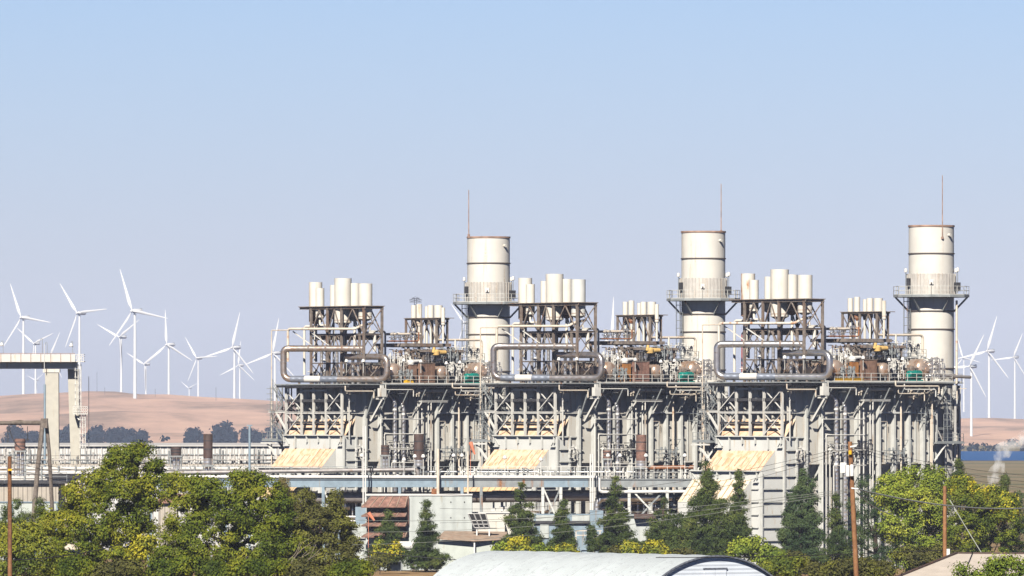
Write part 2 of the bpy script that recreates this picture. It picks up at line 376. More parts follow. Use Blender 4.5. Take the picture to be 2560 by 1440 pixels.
# ---- access platform and stair at the end of the inlet duct
ap = UT('access_platform', 'grey grated platform with railing bracketed to the inlet duct, {U}', 'platform', (0, 13, 15.6), 'access platforms at the inlet ducts')
ap.part('floor', MB().box(-1.2, 1.4, 12.02, 15.3, 15.75, 15.95), M['grey'])
ap.part('edge_beam', MB().box(-1.3, -1.21, 12.02, 15.4, 15.4, 15.6), M['scaffold'])
ap.part('railing', railing([(-1.15, 12.1, 15.95), (-1.15, 15.2, 15.95), (1.3, 15.2, 15.95)], 1.0), M['grey'])
ap.part('strut', MB().bar((-.9, 12.05, 13.2), (-.9, 14.6, 15.6), .24), M['scaffold'])
ap.part('strut', MB().bar((1.2, 12.05, 13.2), (1.2, 14.6, 15.6), .2), M['scaffold'])
for z0, z1, a, b in ((15.95, 18.2, 12.5, 14.6), (18.2, 20.6, 14.6, 12.5), (20.6, 22.95, 12.5, 14.6)):
    m = MB()
    for x in (.1, .9): m.bar((x, a, z0), (x, b, z1), .05, .2)
    for j in range(1, 10): t = j / 10; y = a + (b - a) * t; m.box(.12, .88, y - .1, y + .1, z0 + (z1 - z0) * t, z0 + (z1 - z0) * t + .03)
    ap.part('stair_flight', m, M['grey']); m = MB()
    for h in (.55, 1.0): m.bar((.05, a, z0 + h), (.05, b, z1 + h), .045)
    for j in range(5): t = j / 4; y = a + (b - a) * t; m.bar((.05, y, z0 + (z1 - z0) * t), (.05, y, z0 + (z1 - z0) * t + 1), .045)
    ap.part('handrail', m, M['grey'])
for y in (12.35, 14.8): ap.part('stair_post', MB().bar((1.0, y, 15.95), (1.0, y, 23), .13), M['scaffold'])
ap.part('landing', MB().box(.0, 1.1, 14.6, 15.2, 18.12, 18.2).box(.0, 1.1, 12.05, 12.5, 20.52, 20.6), M['grey'])
m = MB()
for y in (13.3, 13.9): m.bar((-.9, y, 15.95), (-.9, y, 23), .055)
for k in range(28): m.bar((-.9, 13.3, 16.1 + .25 * k), (-.9, 13.9, 16.1 + .25 * k), .035)
for k in range(8): z = 17.8 + .7 * k; m.tube([(-.9, 13.25, z), (-1.45, 13.2, z), (-1.7, 13.6, z), (-1.45, 14.0, z), (-.9, 13.95, z)], .035, 4)
ap.part('caged_ladder', m, M['grey'])
st = UT('stair_tower', 'grey zigzag steel stair climbing to the upper deck of {U}', 'staircase', (4, 13.6, 12), 'steel stairs beside the boilers')
m = MB()
for x in (1.6, 7.6):
    for y in (12.5, 14.4): m.bar((x, y, 0), (x, y, 23.2), .14)
st.part('tower_frame', m, M['grey'])
for k in range(8):
    z0, z1 = 1 + k * 2.75, 1 + (k + 1) * 2.75; xa, xb = (2.2, 7.0) if k % 2 else (7.0, 2.2); y = 12.9 if k % 2 else 14.0
    m = MB(); m.bar((xa, y - .35, z0), (xb, y - .35, z1), .05, .22); m.bar((xa, y + .35, z0), (xb, y + .35, z1), .05, .22)
    for j in range(1, 12): t = j / 12; m.box(xa + (xb - xa) * t - .12, xa + (xb - xa) * t + .12, y - .34, y + .34, z0 + 2.75 * t - .02, z0 + 2.75 * t + .02)
    st.part('stair_flight', m, M['grey'])
    m = MB(); m.bar((xa, y - .4, z0 + 1), (xb, y - .4, z1 + 1), .05); m.bar((xa, y - .4, z0 + .55), (xb, y - .4, z1 + .55), .04)
    for j in range(0, 5): t = j / 4; m.bar((xa + (xb - xa) * t, y - .4, z0 + 2.75 * t), (xa + (xb - xa) * t, y - .4, z0 + 2.75 * t + 1), .05)
    st.part('handrail', m, M['grey'])
    st.part('landing', MB().box(min(xb, xb + (1 if xb > 5 else -1)), max(xb, xb + (1 if xb > 5 else -1)), 12.3, 14.6, z1 - .06, z1), M['grey'])
# slender vent line standing clear of the frame
p = E(1201, 819, 0)
vp = MB().tube(bend([(0, p.y, 6), (0, p.y, p.z), (0, E(1245, 819, 0).y, p.z)], .15, 3), .075, 6)
US('vent_line', vp, M['cream'], 'thin cream vent line rising clear beside the support frame of {U}', 'pipe', (0, p.y, 6), 'thin vent lines')

# ---- big loop pipe
def LP(px, py, t): return Vector((-1.7 + t * 7.2, 13.0 - t * 15.6, 0)).lerp(Vector((0, 0, 0)), 0), px, py
def loop_at(px, py, back=0.0):                         # points on the upright plane the loop hangs in
    u = (px - 1226) / (1512.6 - 1226); a = E(1234, py, -1.7); b = S(1505, py, -2.9)
    t = (px - 1234) / (1505 - 1234); p = a.lerp(b, t); return p + Vector((.745 * 0 + back * .667, back * .745, 0))
lp = UT('loop_pipe', 'thick metal clad pipe looped round the big vent tower of {U}', 'pipe', loop_at(1300, 945), 'thick looped steam pipes')
r = .42
body = bend([loop_at(1441, 866, 1.2), loop_at(1260, 866, .3), loop_at(1234, 866), loop_at(1234, 945), loop_at(1504, 945), loop_at(1504, 887), loop_at(1397, 887, 2.6)], 1.15, 8)
lp.part('pipe', MB().tube(body, r, 20), M['alu'])
lp.part('white_wrap', MB().cyl(loop_at(1290, 945), loop_at(1331, 945), r + .025, seg=20), M['wrap'])
lp.part('dark_wrap', MB().cyl(loop_at(1254, 945), loop_at(1289.5, 945), r + .02, seg=20), M['slate'])
lp.part('dark_wrap', MB().cyl(loop_at(1331.5, 945), loop_at(1376, 945), r + .02, seg=20), M['slate'])
for px in (1300, 1345, 1388, 1420): a = loop_at(px, 866, .3 + (px - 1260) / 200); lp.part('clamp_band', MB().cyl(a - Vector((.06, -.1, 0)), a + Vector((.06, -.1, 0)), r + .04, seg=20), M['steel'])
for px in (1275, 1310, 1400, 1450): a = loop_at(px, 953); lp.part('pipe_shoe', MB().box(a.x - .12, a.x + .12, a.y - .12, a.y + .12, ZD - .05, a.z + .1), M['steel'])

# ---- vent tower with its silencers
X0, Y0 = 3.75, .35; Y1 = E(1303, 760, X0).y; XB = 6.9
tz0 = ZD; tz1 = E(1440, 757, X0).z; zmid = E(1440, 829, X0).z; zlow = E(1440, 903, X0).z
yc = [Y0] + [E(p, 800, X0).y for p in (1383.5, 1346, 1303)]
tw = UT('vent_tower', 'rusty brown braced steel tower carrying big cream vent silencers above {U}', 'steel tower', (5, 5, ZD), 'big vent towers')
for x in (X0, XB):
    for y in yc: tw.part('column', MB().ibeam((x, y, tz0), (x, y, tz1), .28, .28, (0, 1, 0)), M['steel'])
for z, h in ((zmid, .24), (zlow, .16)):
    for x in (X0, XB): tw.part('beam', MB().ibeam((x, Y0, z), (x, yc[-1], z), .2, h), M['steel'])
    for y in (Y0, yc[-1]): tw.part('beam', MB().ibeam((X0, y, z), (XB, y, z), .2, h), M['steel'])
yl = E(1273, 755, X0).y
m = MB().box(X0 - .3, XB + .25, Y0 - .3, yl, tz1, tz1 + .09)
for x in (X0, XB): m.ibeam((x, Y0 - .3, tz1 - .16), (x, yl, tz1 - .16), .22, .3)
for y in (Y0, yc[-1], yl - .1): m.ibeam((X0, y, tz1 - .16), (XB, y, tz1 - .16), .2, .3)
tw.part('top_deck', m, M['steel'])
for x in (X0, XB):
    for a, b in zip(yc, yc[1:]):
        c = (a + b) / 2
        for p, q in (((x, a, zmid), (x, c, tz1 - .3)), ((x, b, zmid), (x, c, tz1 - .3)), ((x, a, zlow + 1), (x, c, zmid)), ((x, b, zlow + 1), (x, c, zmid)), ((x, a, ZD), (x, c, zlow)), ((x, b, ZD), (x, c, zlow))):
            tw.part('brace', MB().bar(p, q, .12), M['steel'])
for y in (Y0, yc[-1]):
    for z0, z1 in ((zmid, tz1 - .3), (zlow + .4, zmid), (ZD, zlow)):
        tw.part('brace', MB().bar((X0, y, z0), (XB, y, z1), .11), M['steel']); tw.part('brace', MB().bar((X0, y + .12, z1), (XB, y + .12, z0), .08), M['steel'])
for a, b in ((1255, 1305), (1300, 1350)): tw.part('stay', MB().bar(E(a, 822, X0 - .35), E(b, 858, X0 - .05), .12), M['scaffold'])

def silencer(px, r, top, bot, x, label, rusty=False, cone=True, cat='silencer', grp=None, tail=None):
    c = E(px, top, x); zt = c.z; zb = E(px, bot, x).z; r = r * (c_y(c)) / F
    t = UT('vent_silencer', label, cat, (x, c.y, zb), grp); k = .3 * r if cone else 0
    t.part('shell', MB().lathe((x, c.y, 0), [(r * .93, zt - .25), (r * .93, zt), (r, zt + .02), (r, (tz1 - .4 if rusty else zb + k + .3))], 28), M['silencer'])
    t.part('rust_skirt' if rusty else 'skirt', MB().lathe((x, c.y, 0), [(r, tz1 - .4), (r, zb + k + .3), (r * .45, zb), (0, zb)] if rusty else [(r * 1.005, zb + k + .3), (r, zb + k), (r * .45, zb), (0, zb)], 28), M['rusty'] if rusty else M['silencer'])
    t.part('seam_band', MB().lathe((x, c.y, 0), [(r * 1.012, zb + k + .36), (r * 1.012, zb + k + .28)], 28), M['rim'])
    if tail:
        t.part('inlet_pipe', MB().tube(bend([(x, c.y, zb + .1)] + tail(x, c.y, zb), .4, 5), max(.14, r * .26), 10), M['silencer'])
    return t
def c_y(c): return (UF.m @ c).y
g = 'big vent silencers'
e1 = lambda x, y, z: [(x, y, z - .9), (x, y - 1.3, z - .9)]
e2 = lambda x, y, z: [(x, y, z - 1.6), (x + 1.6, y, z - 1.6), (x + 1.6, y, z - 4)]
e3 = lambda x, y, z: [(x, y, z - 5)]
silencer(1313, 17.2, 695.5, 803, 6.1, 'wide silencer with long rusty skirt behind a slim one, {U}', True, False, grp=g, tail=e3)
silencer(1325.7, 11.3, 711, 789, 4.5, 'slim silencer with elbow pipe below on the big tower, {U}', grp=g, tail=e1)
silencer(1361, 9.5, 703, 790, 6.2, 'narrow cream silencer half hidden behind the tallest silencer of {U}', grp=g, tail=e3)
silencer(1386.5, 22.3, 685.5, 806, 5.0, 'tallest and widest cream silencer on the vent tower of {U}', grp=g, tail=e3)
silencer(1416.5, 13.5, 698, 796, 6.2, 'silencer with short rusty cone beside the tallest one, {U}', True, True, grp=g, tail=e3)
silencer(1446, 18, 699, 795, 5.0, 'stout silencer at the tower corner over the side wall, {U}', grp=g, tail=e2)

# ---- cream steam lines across the tower face
a = E(1242, 858, 3.0)
US('steam_line', MB().tube(bend([(3.0, a.y, ZD + 3), E(1242, 815.5, 3.0), E(1420, 815.5, 3.0), (4.2, E(1420, 815, 3).y, E(1420, 806, 3).z), (6, E(1420, 815, 3).y, E(1420, 800, 3).z)], .5), .17, 12), M['cream'],
   'long cream steam line running level across the tower face of {U}', 'pipe', (3, a.y, ZD), 'cream steam lines')
US('steam_line', MB().tube(bend([E(1282, 934, 7.4), E(1282, 809, 7.4), E(1330, 809, 7.4)], .5), .17, 12), M['silencer'],
   'upright cream steam line turning behind the far tower leg of {U}', 'pipe', E(1282, 934, 7.4), 'cream steam lines')
US('steam_line', MB().tube(bend([E(1300, 934, 7.8), E(1300, 838, 7.8), E(1322, 838, 7.8)], .3), .09, 8), M['cream'],
   'thin upright cream line beside the taller one behind the tower of {U}', 'pipe', E(1300, 934, 7.8), 'cream steam lines')
US('steam_line', MB().tube(bend([S(1457, 812, 1.5), S(1457, 822, 1.5), S(1496, 822, 1.5), S(1496, 934, 1.5)], .4), .14, 10), M['silencer'],
   'cream line looping over and down beside the tower corner of {U}', 'pipe', S(1496, 934, 1.5), 'cream steam lines')
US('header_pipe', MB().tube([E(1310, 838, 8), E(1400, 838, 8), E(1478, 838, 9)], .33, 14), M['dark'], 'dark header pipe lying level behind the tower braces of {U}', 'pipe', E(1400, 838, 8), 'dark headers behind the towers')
# silver riser pipes inside the tower
for k, (px, x, rr) in enumerate(((1330, 4.6, .2), (1342, 6.0, .16), (1371, 4.7, .21), (1360, 7.5, .15), (1413, 4.7, .22), (1427, 5.2, .2))):
    p = E(px, 868, x)
    US('riser_pipe', MB().tube([(x, p.y, ZD), (x, p.y, p.z)], rr, 12), M['silver'], 'shiny silver riser pipe standing inside the vent tower of {U}', 'pipe', (x, p.y, ZD), 'silver risers in the towers')

# ---- small vent tower on the roof platform
rz = S(1600, 853, 2).z
rp = UT('roof_platform', 'dark brown platform on legs above the drums of {U}', 'platform', (15.5, 4, ZD), 'dark roof platforms')
m = MB().box(11.6, 19.7, 1.1, 7.4, rz - .1, rz); m.box(11.6, 19.7, 1.1, 1.3, rz - .42, rz - .103); m.box(11.6, 11.8, 1.303, 7.4, rz - .42, rz - .103)
m.box(13.5, 21.2, .2, 1.0, rz - .95, rz - .82); m.box(13.5, 21.2, .2, .35, rz - 1.15, rz - .952)
for x in (12.5, 14.5, 16.5, 18.5): m.ibeam((x, 1.3, rz - .3), (x, 7.3, rz - .3), .2, .38)
rp.part('slab', m, M['steel'])
for x, y in ((12.4, 1.4), (16, 1.4), (19.4, 1.4), (12.4, 7.2), (19.4, 7.2), (14.3, .6), (20.8, .6)): rp.part('leg', MB().ibeam((x, y, ZD), (x, y, rz - .43 if y > 1 else rz - .96), .26, .26), M['steel'])
rp.part('brace', MB().bar((13.0, .9, rz - .9), (15.6, .9, ZD + 2.2), .14), M['steel']); rp.part('brace', MB().bar((16.6, 1.3, rz - .6), (19.3, 1.3, ZD + 2.4), .14), M['steel'])
XS, YS = 17.5, 1.55; YE = E(1544, 800, XS).y; XE = 19.4; stz = E(1628, 788, XS).z; ys = [YS, E(1585, 800, XS).y, YE]
sw = UT('small_vent_tower', 'small dark braced tower of slim cream silencers on the roof platform, {U}', 'steel tower', (18.4, 4, rz), 'small vent towers')
for x in (XS, XE):
    for y in ys: sw.part('column', MB().ibeam((x, y, rz), (x, y, stz), .24, .24, (0, 1, 0)), M['steel'])
    for a, b in zip(ys, ys[1:]):
        for u, v in ((a, (a + b) / 2), (b, (a + b) / 2)): sw.part('brace', MB().bar((x, u, rz + .2), (x, v, stz - .2), .11), M['steel'])
for y in (YS, YE): sw.part('brace', MB().bar((XS, y, rz + .2), (XE, y, stz - .2), .1), M['steel']); sw.part('brace', MB().bar((XS, y, stz - .2), (XE, y, rz + .2), .1), M['steel'])
m = MB().box(XS - .25, XE + .8, YS - .5, YE + .2, stz, stz + .09)
for x in (XS, XE): m.ibeam((x, YS - .4, stz - .1), (x, YE + .1, stz - .1), .16, .19)
sw.part('top_deck', m, M['steel'])
tz1_big = tz1; tz1 = stz
g = 'slim vent silencers'
for px, r, top, bot, x, d, rr in ((1563.5, 6.7, 755, 812, 18.6, 'slim silencer at the far end of the small tower', False), (1578.5, 7.3, 752, 809, 18, 'tallest slim cream silencer on the small tower', True),
                              (1598, 5, 758, 806, 19, 'narrowest silencer in the middle of the small tower', False), (1609, 8, 755, 804, 18.2, 'silencer between narrowest and widest on the small tower', False),
                              (1629, 11, 755, 806, 18.6, 'widest cream silencer on the small tower', False), (1642, 5, 761, 806, 18, 'shortest cream silencer at the corner of the small tower', False)):
    silencer(px, r, top, bot, x, d + ', {U}', rr, grp=g, tail=lambda x, y, z: [(x, y, rz + .05)])
tz1 = tz1_big
# cream lines around the small tower
p = S(1494, 829, 2.5); q = S(1584, 829, 2.5)
US('steam_line', MB().tube([p, q], .17, 10), M['cream'], 'straight rusty cream line between the two vent towers of {U}', 'pipe', p, 'cream lines between the towers')
p = S(1500, 847, 1.8); q = S(1580, 847, 1.8)
US('steam_line', MB().tube(bend([p, q, q + Vector((0, 0, 1.2))], .3), .09, 8), M['rusty'], 'thin rust red line just above the roof platform of {U}', 'pipe', p, 'rust red lines')
US('steam_line', MB().tube(bend([S(1626, 826, 1.6), S(1626, 844, 1.6), S(1739, 844, 1.6), S(1739, 934, 1.6)], .55), .16, 12), M['cream'], 'cream line reaching towards the chimney then down, {U}', 'pipe', S(1739, 934, 1.6), 'cream lines towards the chimneys')
US('steam_line', MB().tube(bend([S(1672, 842, 1.5), S(1672, 934, 1.5)], .2), .13, 10), M['silencer'], 'upright cream post pipe standing under the level line of {U}', 'pipe', S(1672, 934, 1.5), 'cream post pipes')
for px, rr in ((1620, .09), (1641, .14), (1594, .1)):
    US('drain_pipe', MB().tube([S(px, 808, 2.2), S(px, 852, 2.2)], rr, 8), M['silencer'], 'short cream drain pipe under the slim silencers of {U}', 'pipe', S(px, 852, 2.2), 'drain pipes under the slim silencers')

# ---- steam drums lying across the deck
for px, py, rpx, lab in ((1521, 927, 23, 'domed rusty gold drum peeping out behind the loop pipe of {U}'), (1641, 928, 17, 'smaller domed steam drum beside the brown cabinet on the deck of {U}'), (1735, 926, 24, 'large domed steam drum behind the green pump on the deck of {U}')):
    c = S(px, py, -.9); rr = rpx * c_y(c) / F; t = UT('steam_drum', lab, 'tank', (c.x, c.y, ZD), 'steam drums')
    prof = [(0, -.62 * rr)] + [(rr * math.sin(a), -.62 * rr * math.cos(a)) for a in [i * math.pi / 2 / 8 for i in range(1, 9)]] + [(rr, 1), (rr, 9), (rr * .7, 9.6), (0, 9.8)]
    t.part('shell', MB().lathe((c.x, c.y, c.z), prof, 32, (0, 1, 0)), M['drum'])
    t.part('seam_band', MB().lathe((c.x, c.y, c.z), [(rr * 1.01, .05), (rr * 1.025, .08), (rr * 1.025, .16), (rr * 1.01, .2)], 32, (0, 1, 0)), M['steel'])
    m = MB(); 
    for k in range(6): a = k * math.pi / 3 + .3; m.bar(Vector((c.x + .12 * math.cos(a), c.y - .615 * rr, c.z + .12 * math.sin(a))), Vector((c.x + .93 * rr * math.cos(a), c.y - .27 * rr, c.z + .93 * rr * math.sin(a))), .03)
    t.part('dome_seam', m, M['steel'])
    for y in (c.y + 1.2, c.y + 6): t.part('saddle', MB().box(c.x - rr * .8, c.x + rr * .8, y, y + .4, ZD, c.z - rr * .5), M['dark'])
    t.part('manhole', MB().cyl((c.x + .15, c.y - .62 * rr - .06, c.z - .05), (c.x + .15, c.y - .5 * rr, c.z - .05), rr * .24, seg=14), M['drum'])
# ---- boarded cabinets
for p0, p1, y0, y1, mm, lab in ((1561, 1577, 908, 951, 'orange', 'narrow orange rusted cabinet on the deck of {U}'), (1586, 1623, 904, 952, 'wood', 'wide brown boarded cabinet on the deck of {U}')):
    a, b = S(p0, 930, -1.3), S(p1, 930, -1.3); z1 = S(p0, y0, -1.3).z
    t = UT('deck_cabinet', lab, 'cabinet', (a.x, -1.3, ZD), 'boarded cabinets on the decks')
    m = MB(); n = max(3, int((b.x - a.x) / .3)); w = (b.x - a.x) / n
    for k in range(n): d = rnd.uniform(0, .05); m.box(a.x + k * w + .012, a.x + (k + 1) * w - .012, -1.3 - d, 1.2, ZD + .2, z1 - rnd.uniform(0, .1))
    t.part('boards', m, M[mm]); t.part('plinth', MB().box(a.x - .05, b.x + .05, -1.25, 1.25, ZD, ZD + .19), M['dark'])
    t.part('lid', MB().box(a.x - .06, b.x + .06, -1.38, 1.25, z1 + .002, z1 + .07), M['steel'])
    t.part('batten', MB().box(a.x + .05, b.x - .05, -1.40, -1.36, ZD + .55, ZD + .67), M[mm])
p = S(1562, 903, -1)
US('insulation_bundle', MB().lathe(p, [(0, -.3), (.42, -.25), (.5, .1), (.35, .35), (0, .4)], 12).tube([p + Vector((-.3, 0, .1)), p + Vector((1.6, .2, .25))], [.34, .22], 10), M['white'], 'white wrapped bundle lying on top of the narrow cabinet of {U}', 'bundle', p, 'white wrapped bundles')
p = S(1625, 877, 0)
US('valve_block', MB().lathe(p, [(0, -.35), (.45, -.3), (.5, .2), (.3, .4), (0, .45)], 10).tube([p, p + Vector((1.6, 0, .05))], [.38, .3], 10).cyl(p + Vector((-.5, 0, 0)), p + Vector((-.3, 0, .7)), .2, seg=8), mat('ochre_wrap', (.72, .47, .16), .7, var=.2), 'ochre wrapped valve block hanging below the roof platform of {U}', 'valve', p, 'ochre wrapped valves')
# ---- green pump
p = S(1716, 940, -1.9); gp = UT('pump', 'bright green pump with round motor on the deck of {U}', 'pump', (p.x, -1.9, ZD), 'green pumps')
gp.part('motor', MB().lathe((p.x - .6, -1.9, p.z), [(0, -.5), (.42, -.48), (.5, -.4), (.5, .4), (.42, .48), (0, .5)], 20, (1, .0, 0)), M['green'])
gp.part('gear_case', MB().box(p.x - .1, p.x + .95, -2.3, -1.5, p.z - .42, p.z + .42).box(p.x + .1, p.x + .8, -2.2, -1.6, p.z + .422, p.z + .55), M['green'])
gp.part('bedplate', MB().box(p.x - 1.1, p.x + 1.1, -2.35, -1.45, ZD, ZD + .3), M['green'])
gp.part('cooling_slot', MB().box(p.x - .02, p.x + .85, -2.33, -2.303, p.z - .05, p.z + .05), M['dark'])

# ---- dark boxes added further in, standing in for deep shade
for x0, x1, y0, y1, h, d in ((13.2, 16.4, 3.4, 6.5, 3.3, 'dark box added for shade below the roof platform of {U}'), (16.9, 20.5, 3.0, 6.0, 3.2, 'dark box added for shade beside the smaller drum of {U}'), (7.4, 10.6, 1.6, 5.4, 2.6, 'dark box added for shade behind the vent tower corner of {U}'), (7.6, 9.4, 6.2, 10.4, 1.5, 'low dark box added for shade behind the vent tower of {U}'), (21.2, 23.6, 2.4, 6, 1.9, 'dark box added for shade beside the large drum of {U}')):
    t = UT('shade_box', d, 'machine housing', (x0, y0, ZD), 'dark shade boxes on the decks')
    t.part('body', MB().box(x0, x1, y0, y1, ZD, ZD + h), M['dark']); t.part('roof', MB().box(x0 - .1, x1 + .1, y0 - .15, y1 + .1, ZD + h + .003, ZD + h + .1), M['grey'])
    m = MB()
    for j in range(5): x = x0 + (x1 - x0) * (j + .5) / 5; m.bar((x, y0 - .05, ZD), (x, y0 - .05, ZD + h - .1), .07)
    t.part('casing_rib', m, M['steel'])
# ---- small pipework, valves and lamps that crowd the deck
def manifold(x, y, z, n, w, h, seed, label, mm):
    r_ = random.Random(seed); m = MB(); zs_ = [z + h * (i + .5) / 3 for i in range(3)]
    for zz in zs_: m.tube([(x, y, zz), (x + w, y + r_.uniform(-.2, .2), zz)], .05, 5)
    for k in range(n):
        xx = x + w * (k + r_.random()) / n; yy = y + r_.uniform(-.5, .5); z0 = z if r_.random() < .7 else z + h * .3; z1 = z + h * r_.uniform(.6, 1.05)
        m.tube(bend([(xx, yy, z0), (xx, yy, z1), (xx + r_.uniform(-.5, .5), yy + .3, z1)], .1, 2), r_.choice((.035, .05, .07)), 5)
        if r_.random() < .6: zz = r_.uniform(z0 + .3, z1); m.lathe((xx, yy, zz), [(0, -.18), (.15, -.14), (.15, .14), (0, .18)], 6)
        if r_.random() < .5: zz = r_.uniform(z0 + .2, z1); m.box(xx - .12, xx + .12, yy - .1, yy + .1, zz, zz + r_.uniform(.15, .4))
    US('pipe_manifold', m, mm, label, 'pipework', (x, y, z), 'small pipework on the decks')
lab = 'tangle of thin pipes and small valves on the upper deck of {U}'
k = 0
for px, py, y, n, w, h in ((1502, 934, .3, 15, 4, 2.8), (1545, 905, 1.2, 16, 4, 1.9), (1590, 903, .9, 15, 3.6, 1.9), (1632, 903, .3, 16, 3.2, 2.0), (1652, 950, -.6, 14, 3.4, 2.4), (1690, 952, -1.2, 13, 3, 1.7), (1742, 950, -1.5, 15, 3.2, 2.6), (1530, 950, -1.8, 12, 2.4, 1.6), (1660, 893, 3, 14, 5, 1.8), (1520, 902, 2.2, 15, 5, 1.9), (1570, 902, 2.0, 15, 5, 1.8), (1610, 905, 1.6, 14, 4, 1.6), (1700, 935, .5, 13, 4, 2.2), (1545, 930, -.4, 13, 2.4, 1.6), (1505, 850, 2.5, 11, 5, 1.3)):
    p = S(px, py, y); manifold(p.x, y, max(ZD, p.z), int(n * 1.8), w, h, 50 + k, lab, (M['scaffold'], M['steel'], M['silver'], M['grey'])[k % 4]); k += 1
for px, py, x, n, w, h in ((1300, 934, 5, 13, 3, 1.8), (1330, 934, 6, 13, 3, 1.8), (1380, 934, 6, 13, 2.6, 1.8), (1415, 934, 6, 14, 2.6, 2.2), (1450, 934, 7, 14, 2.8, 2.2)):
    p = E(px, py, x); manifold(x, p.y, ZD, int(n * 1.5), w, h, 50 + k, 'tangle of thin pipes inside the vent tower foot of {U}', M['scaffold'] if k % 2 else M['grey']); k += 1
for k, (px, py, y, n, w, h) in enumerate(((1665, 985, -1.6, 12, 4, 1.1), (1715, 985, -1.6, 14, 4, 1.1), (1750, 1010, -1, 10, 2.4, 2.0))):
    p = S(px, py, y); manifold(p.x, y, p.z, n, w, h, 90 + k, 'tangle of thin pipes hanging under the deck edge of {U}', M['scaffold'])
for k2, (px, py, y, n, w, h) in enumerate(((1400, 985, -1.2, 12, 3, 1.2), (1500, 985, -1.7, 10, 3, 1.0), (1560, 990, -1.4, 12, 3, 1.3), (1620, 996, -1.0, 9, 3, 1.5), (1700, 1000, -1.9, 9, 4, 1.6), (1725, 1060, -.9, 8, 2.6, 2.6))):
    p = S(px, py, y); manifold(p.x, y, p.z, n, w, h, 120 + k2, 'tangle of thin pipes hanging under the deck edge of {U}', M['grey'] if k2 % 2 else M['cream'])
for k2, (px, py, y, n, w, h) in enumerate(((1500, 1150, -1.1, 10, 4, 2.4), (1560, 1140, -1.0, 9, 3.4, 2.0), (1640, 1150, -1.1, 8, 4, 1.6), (1420, 1150, -.8, 5, 2.0, 1.6))):
    p = S(px, py, y); manifold(p.x, y, p.z, n, w, h, 140 + k2, 'tangle of thin pipes and boxes low on the wall of {U}', (M['scaffold'], M['dark'], M['grey'])[k2 % 3])
r2 = random.Random(31)
for k2 in range(4):                                   # conduits and short pipe runs fixed to the wall
    px = r2.uniform(1495, 1745); p = S(px, 1100, -.5); z1 = r2.uniform(15, 22.5); w = r2.uniform(.6, 2.6)
    US('wall_conduit', MB().tube(bend([(p.x, -.5, r2.choice((1, 6, 12))), (p.x, -.5, z1), (p.x + w, -.5, z1), (p.x + w, -.5, z1 - r2.uniform(.5, 3))], .12, 3), r2.choice((.04, .06, .08)), 6), M[r2.choice(('scaffold', 'grey', 'dark', 'cream'))], 'thin conduit with a bent top fixed to the wall of {U}', 'pipe', (p.x, -.5, 12), 'thin conduits on the ribbed walls')
for k2, (a, b, py, y, rr) in enumerate(((1668, 1776, 968, -2.75, .1), (1690, 1768, 976, -2.7, .08), (1675, 1740, 986, -2.5, .07), (1500, 1570, 972, -2.8, .07), (1398, 1470, 976, -2.2, .09))):
    p, q = S(a, py, y), S(b, py, y)
    US('edge_pipe', MB().tube(bend([p + Vector((0, 0, .7)), p, q, q - Vector((0, 0, .9))], .25, 4), rr, 8), M['cream'] if k2 % 2 == 0 else M['scaffold'], 'small pale pipe running along the deck edge of {U}', 'pipe', p, 'pale pipes along the deck edges')
def lamp(p, label, grp):
    x, y, z = p; t = UT('floodlight', label, 'lamp', (x, y, z - 1.4), grp)
    t.part('post', MB().bar((x, y, z - 1.5), (x, y, z), .06), M['scaffold']); t.part('lamp_head', MB().lathe((x, y, z), [(0, .3), (.12, .3), (.26, .02), (.24, -.08), (0, -.1)], 10), M['white'])
for px, py in ((1652, 905), (1686, 903), (1588, 900), (1545, 897)): lamp(S(px, py, -2.0), 'small white bell lamp on a post along the deck edge of {U}', 'deck lamps')
for px in (1338, 1397, 1442): lamp(E(px, 899, 3.3) , 'small white lamp on the lower tower beam of {U}', 'tower lamps')
p = S(1760, 965, -1.4)
US('side_riser', MB().tube([(p.x, p.y, 12), (p.x, p.y, S(1760, 912, -1.4).z)], .1, 8), M['cream'], 'cream riser climbing the end of the side wall past the deck, {U}', 'pipe', (p.x, p.y, 12), 'cream risers at the wall ends')

# ---- pipes standing on the side wall
for px, rr, zt in ((1521.5, .28, 21), (1543.5, .23, 20.4)):
    p = S(px, 1100, -1.0)
    t = UT('downcomer', ('thick' if rr > .25 else 'slimmer') + ' silver clad downcomer pipe on the ribbed wall of {U}', 'pipe', (p.x, -1, 1), 'silver downcomers')
    t.part('pipe', MB().tube(bend([(p.x, -1, .6), (p.x, -1, zt), (p.x - .6, .3, zt + 1.6)], .6), rr, 16), M['silver'])
    for z in (zt - 1.2, 13.0): t.part('clamp_band', MB().lathe((p.x, -1, 0), [(rr + .03, z), (rr + .03, z + .25)], 16), M['white'])
    for z in (18, 15.5, 12.6, 8): t.part('pipe_guide', MB().box(p.x - .05, p.x + .05, -.98, -.01 if z > 12.5 else .88, z, z + .12), M['dark'])
pf = UT('pipe_trestle', 'slim white pipe trestle with level rails along the ribbed wall of {U}', 'pipe trestle', (S(1487, 1100, -1.4).x, -1.4, 1), 'white pipe trestles')
xa, xb = S(1487, 1100, -1.5).x, S(1591, 1100, -1.5).x
zz = [S(1530, y, -1.5).z for y in (1048, 1086, 1123, 1160)]
for k, z in enumerate(zz): pf.part('rail', MB().tube(bend([(xa + k * .55, -1.5 - .1 * k, 1), (xa + k * .55, -1.5 - .1 * k, z), (xb, -1.5 - .1 * k, z)], .15, 3), .075, 6), M['scaffold'])
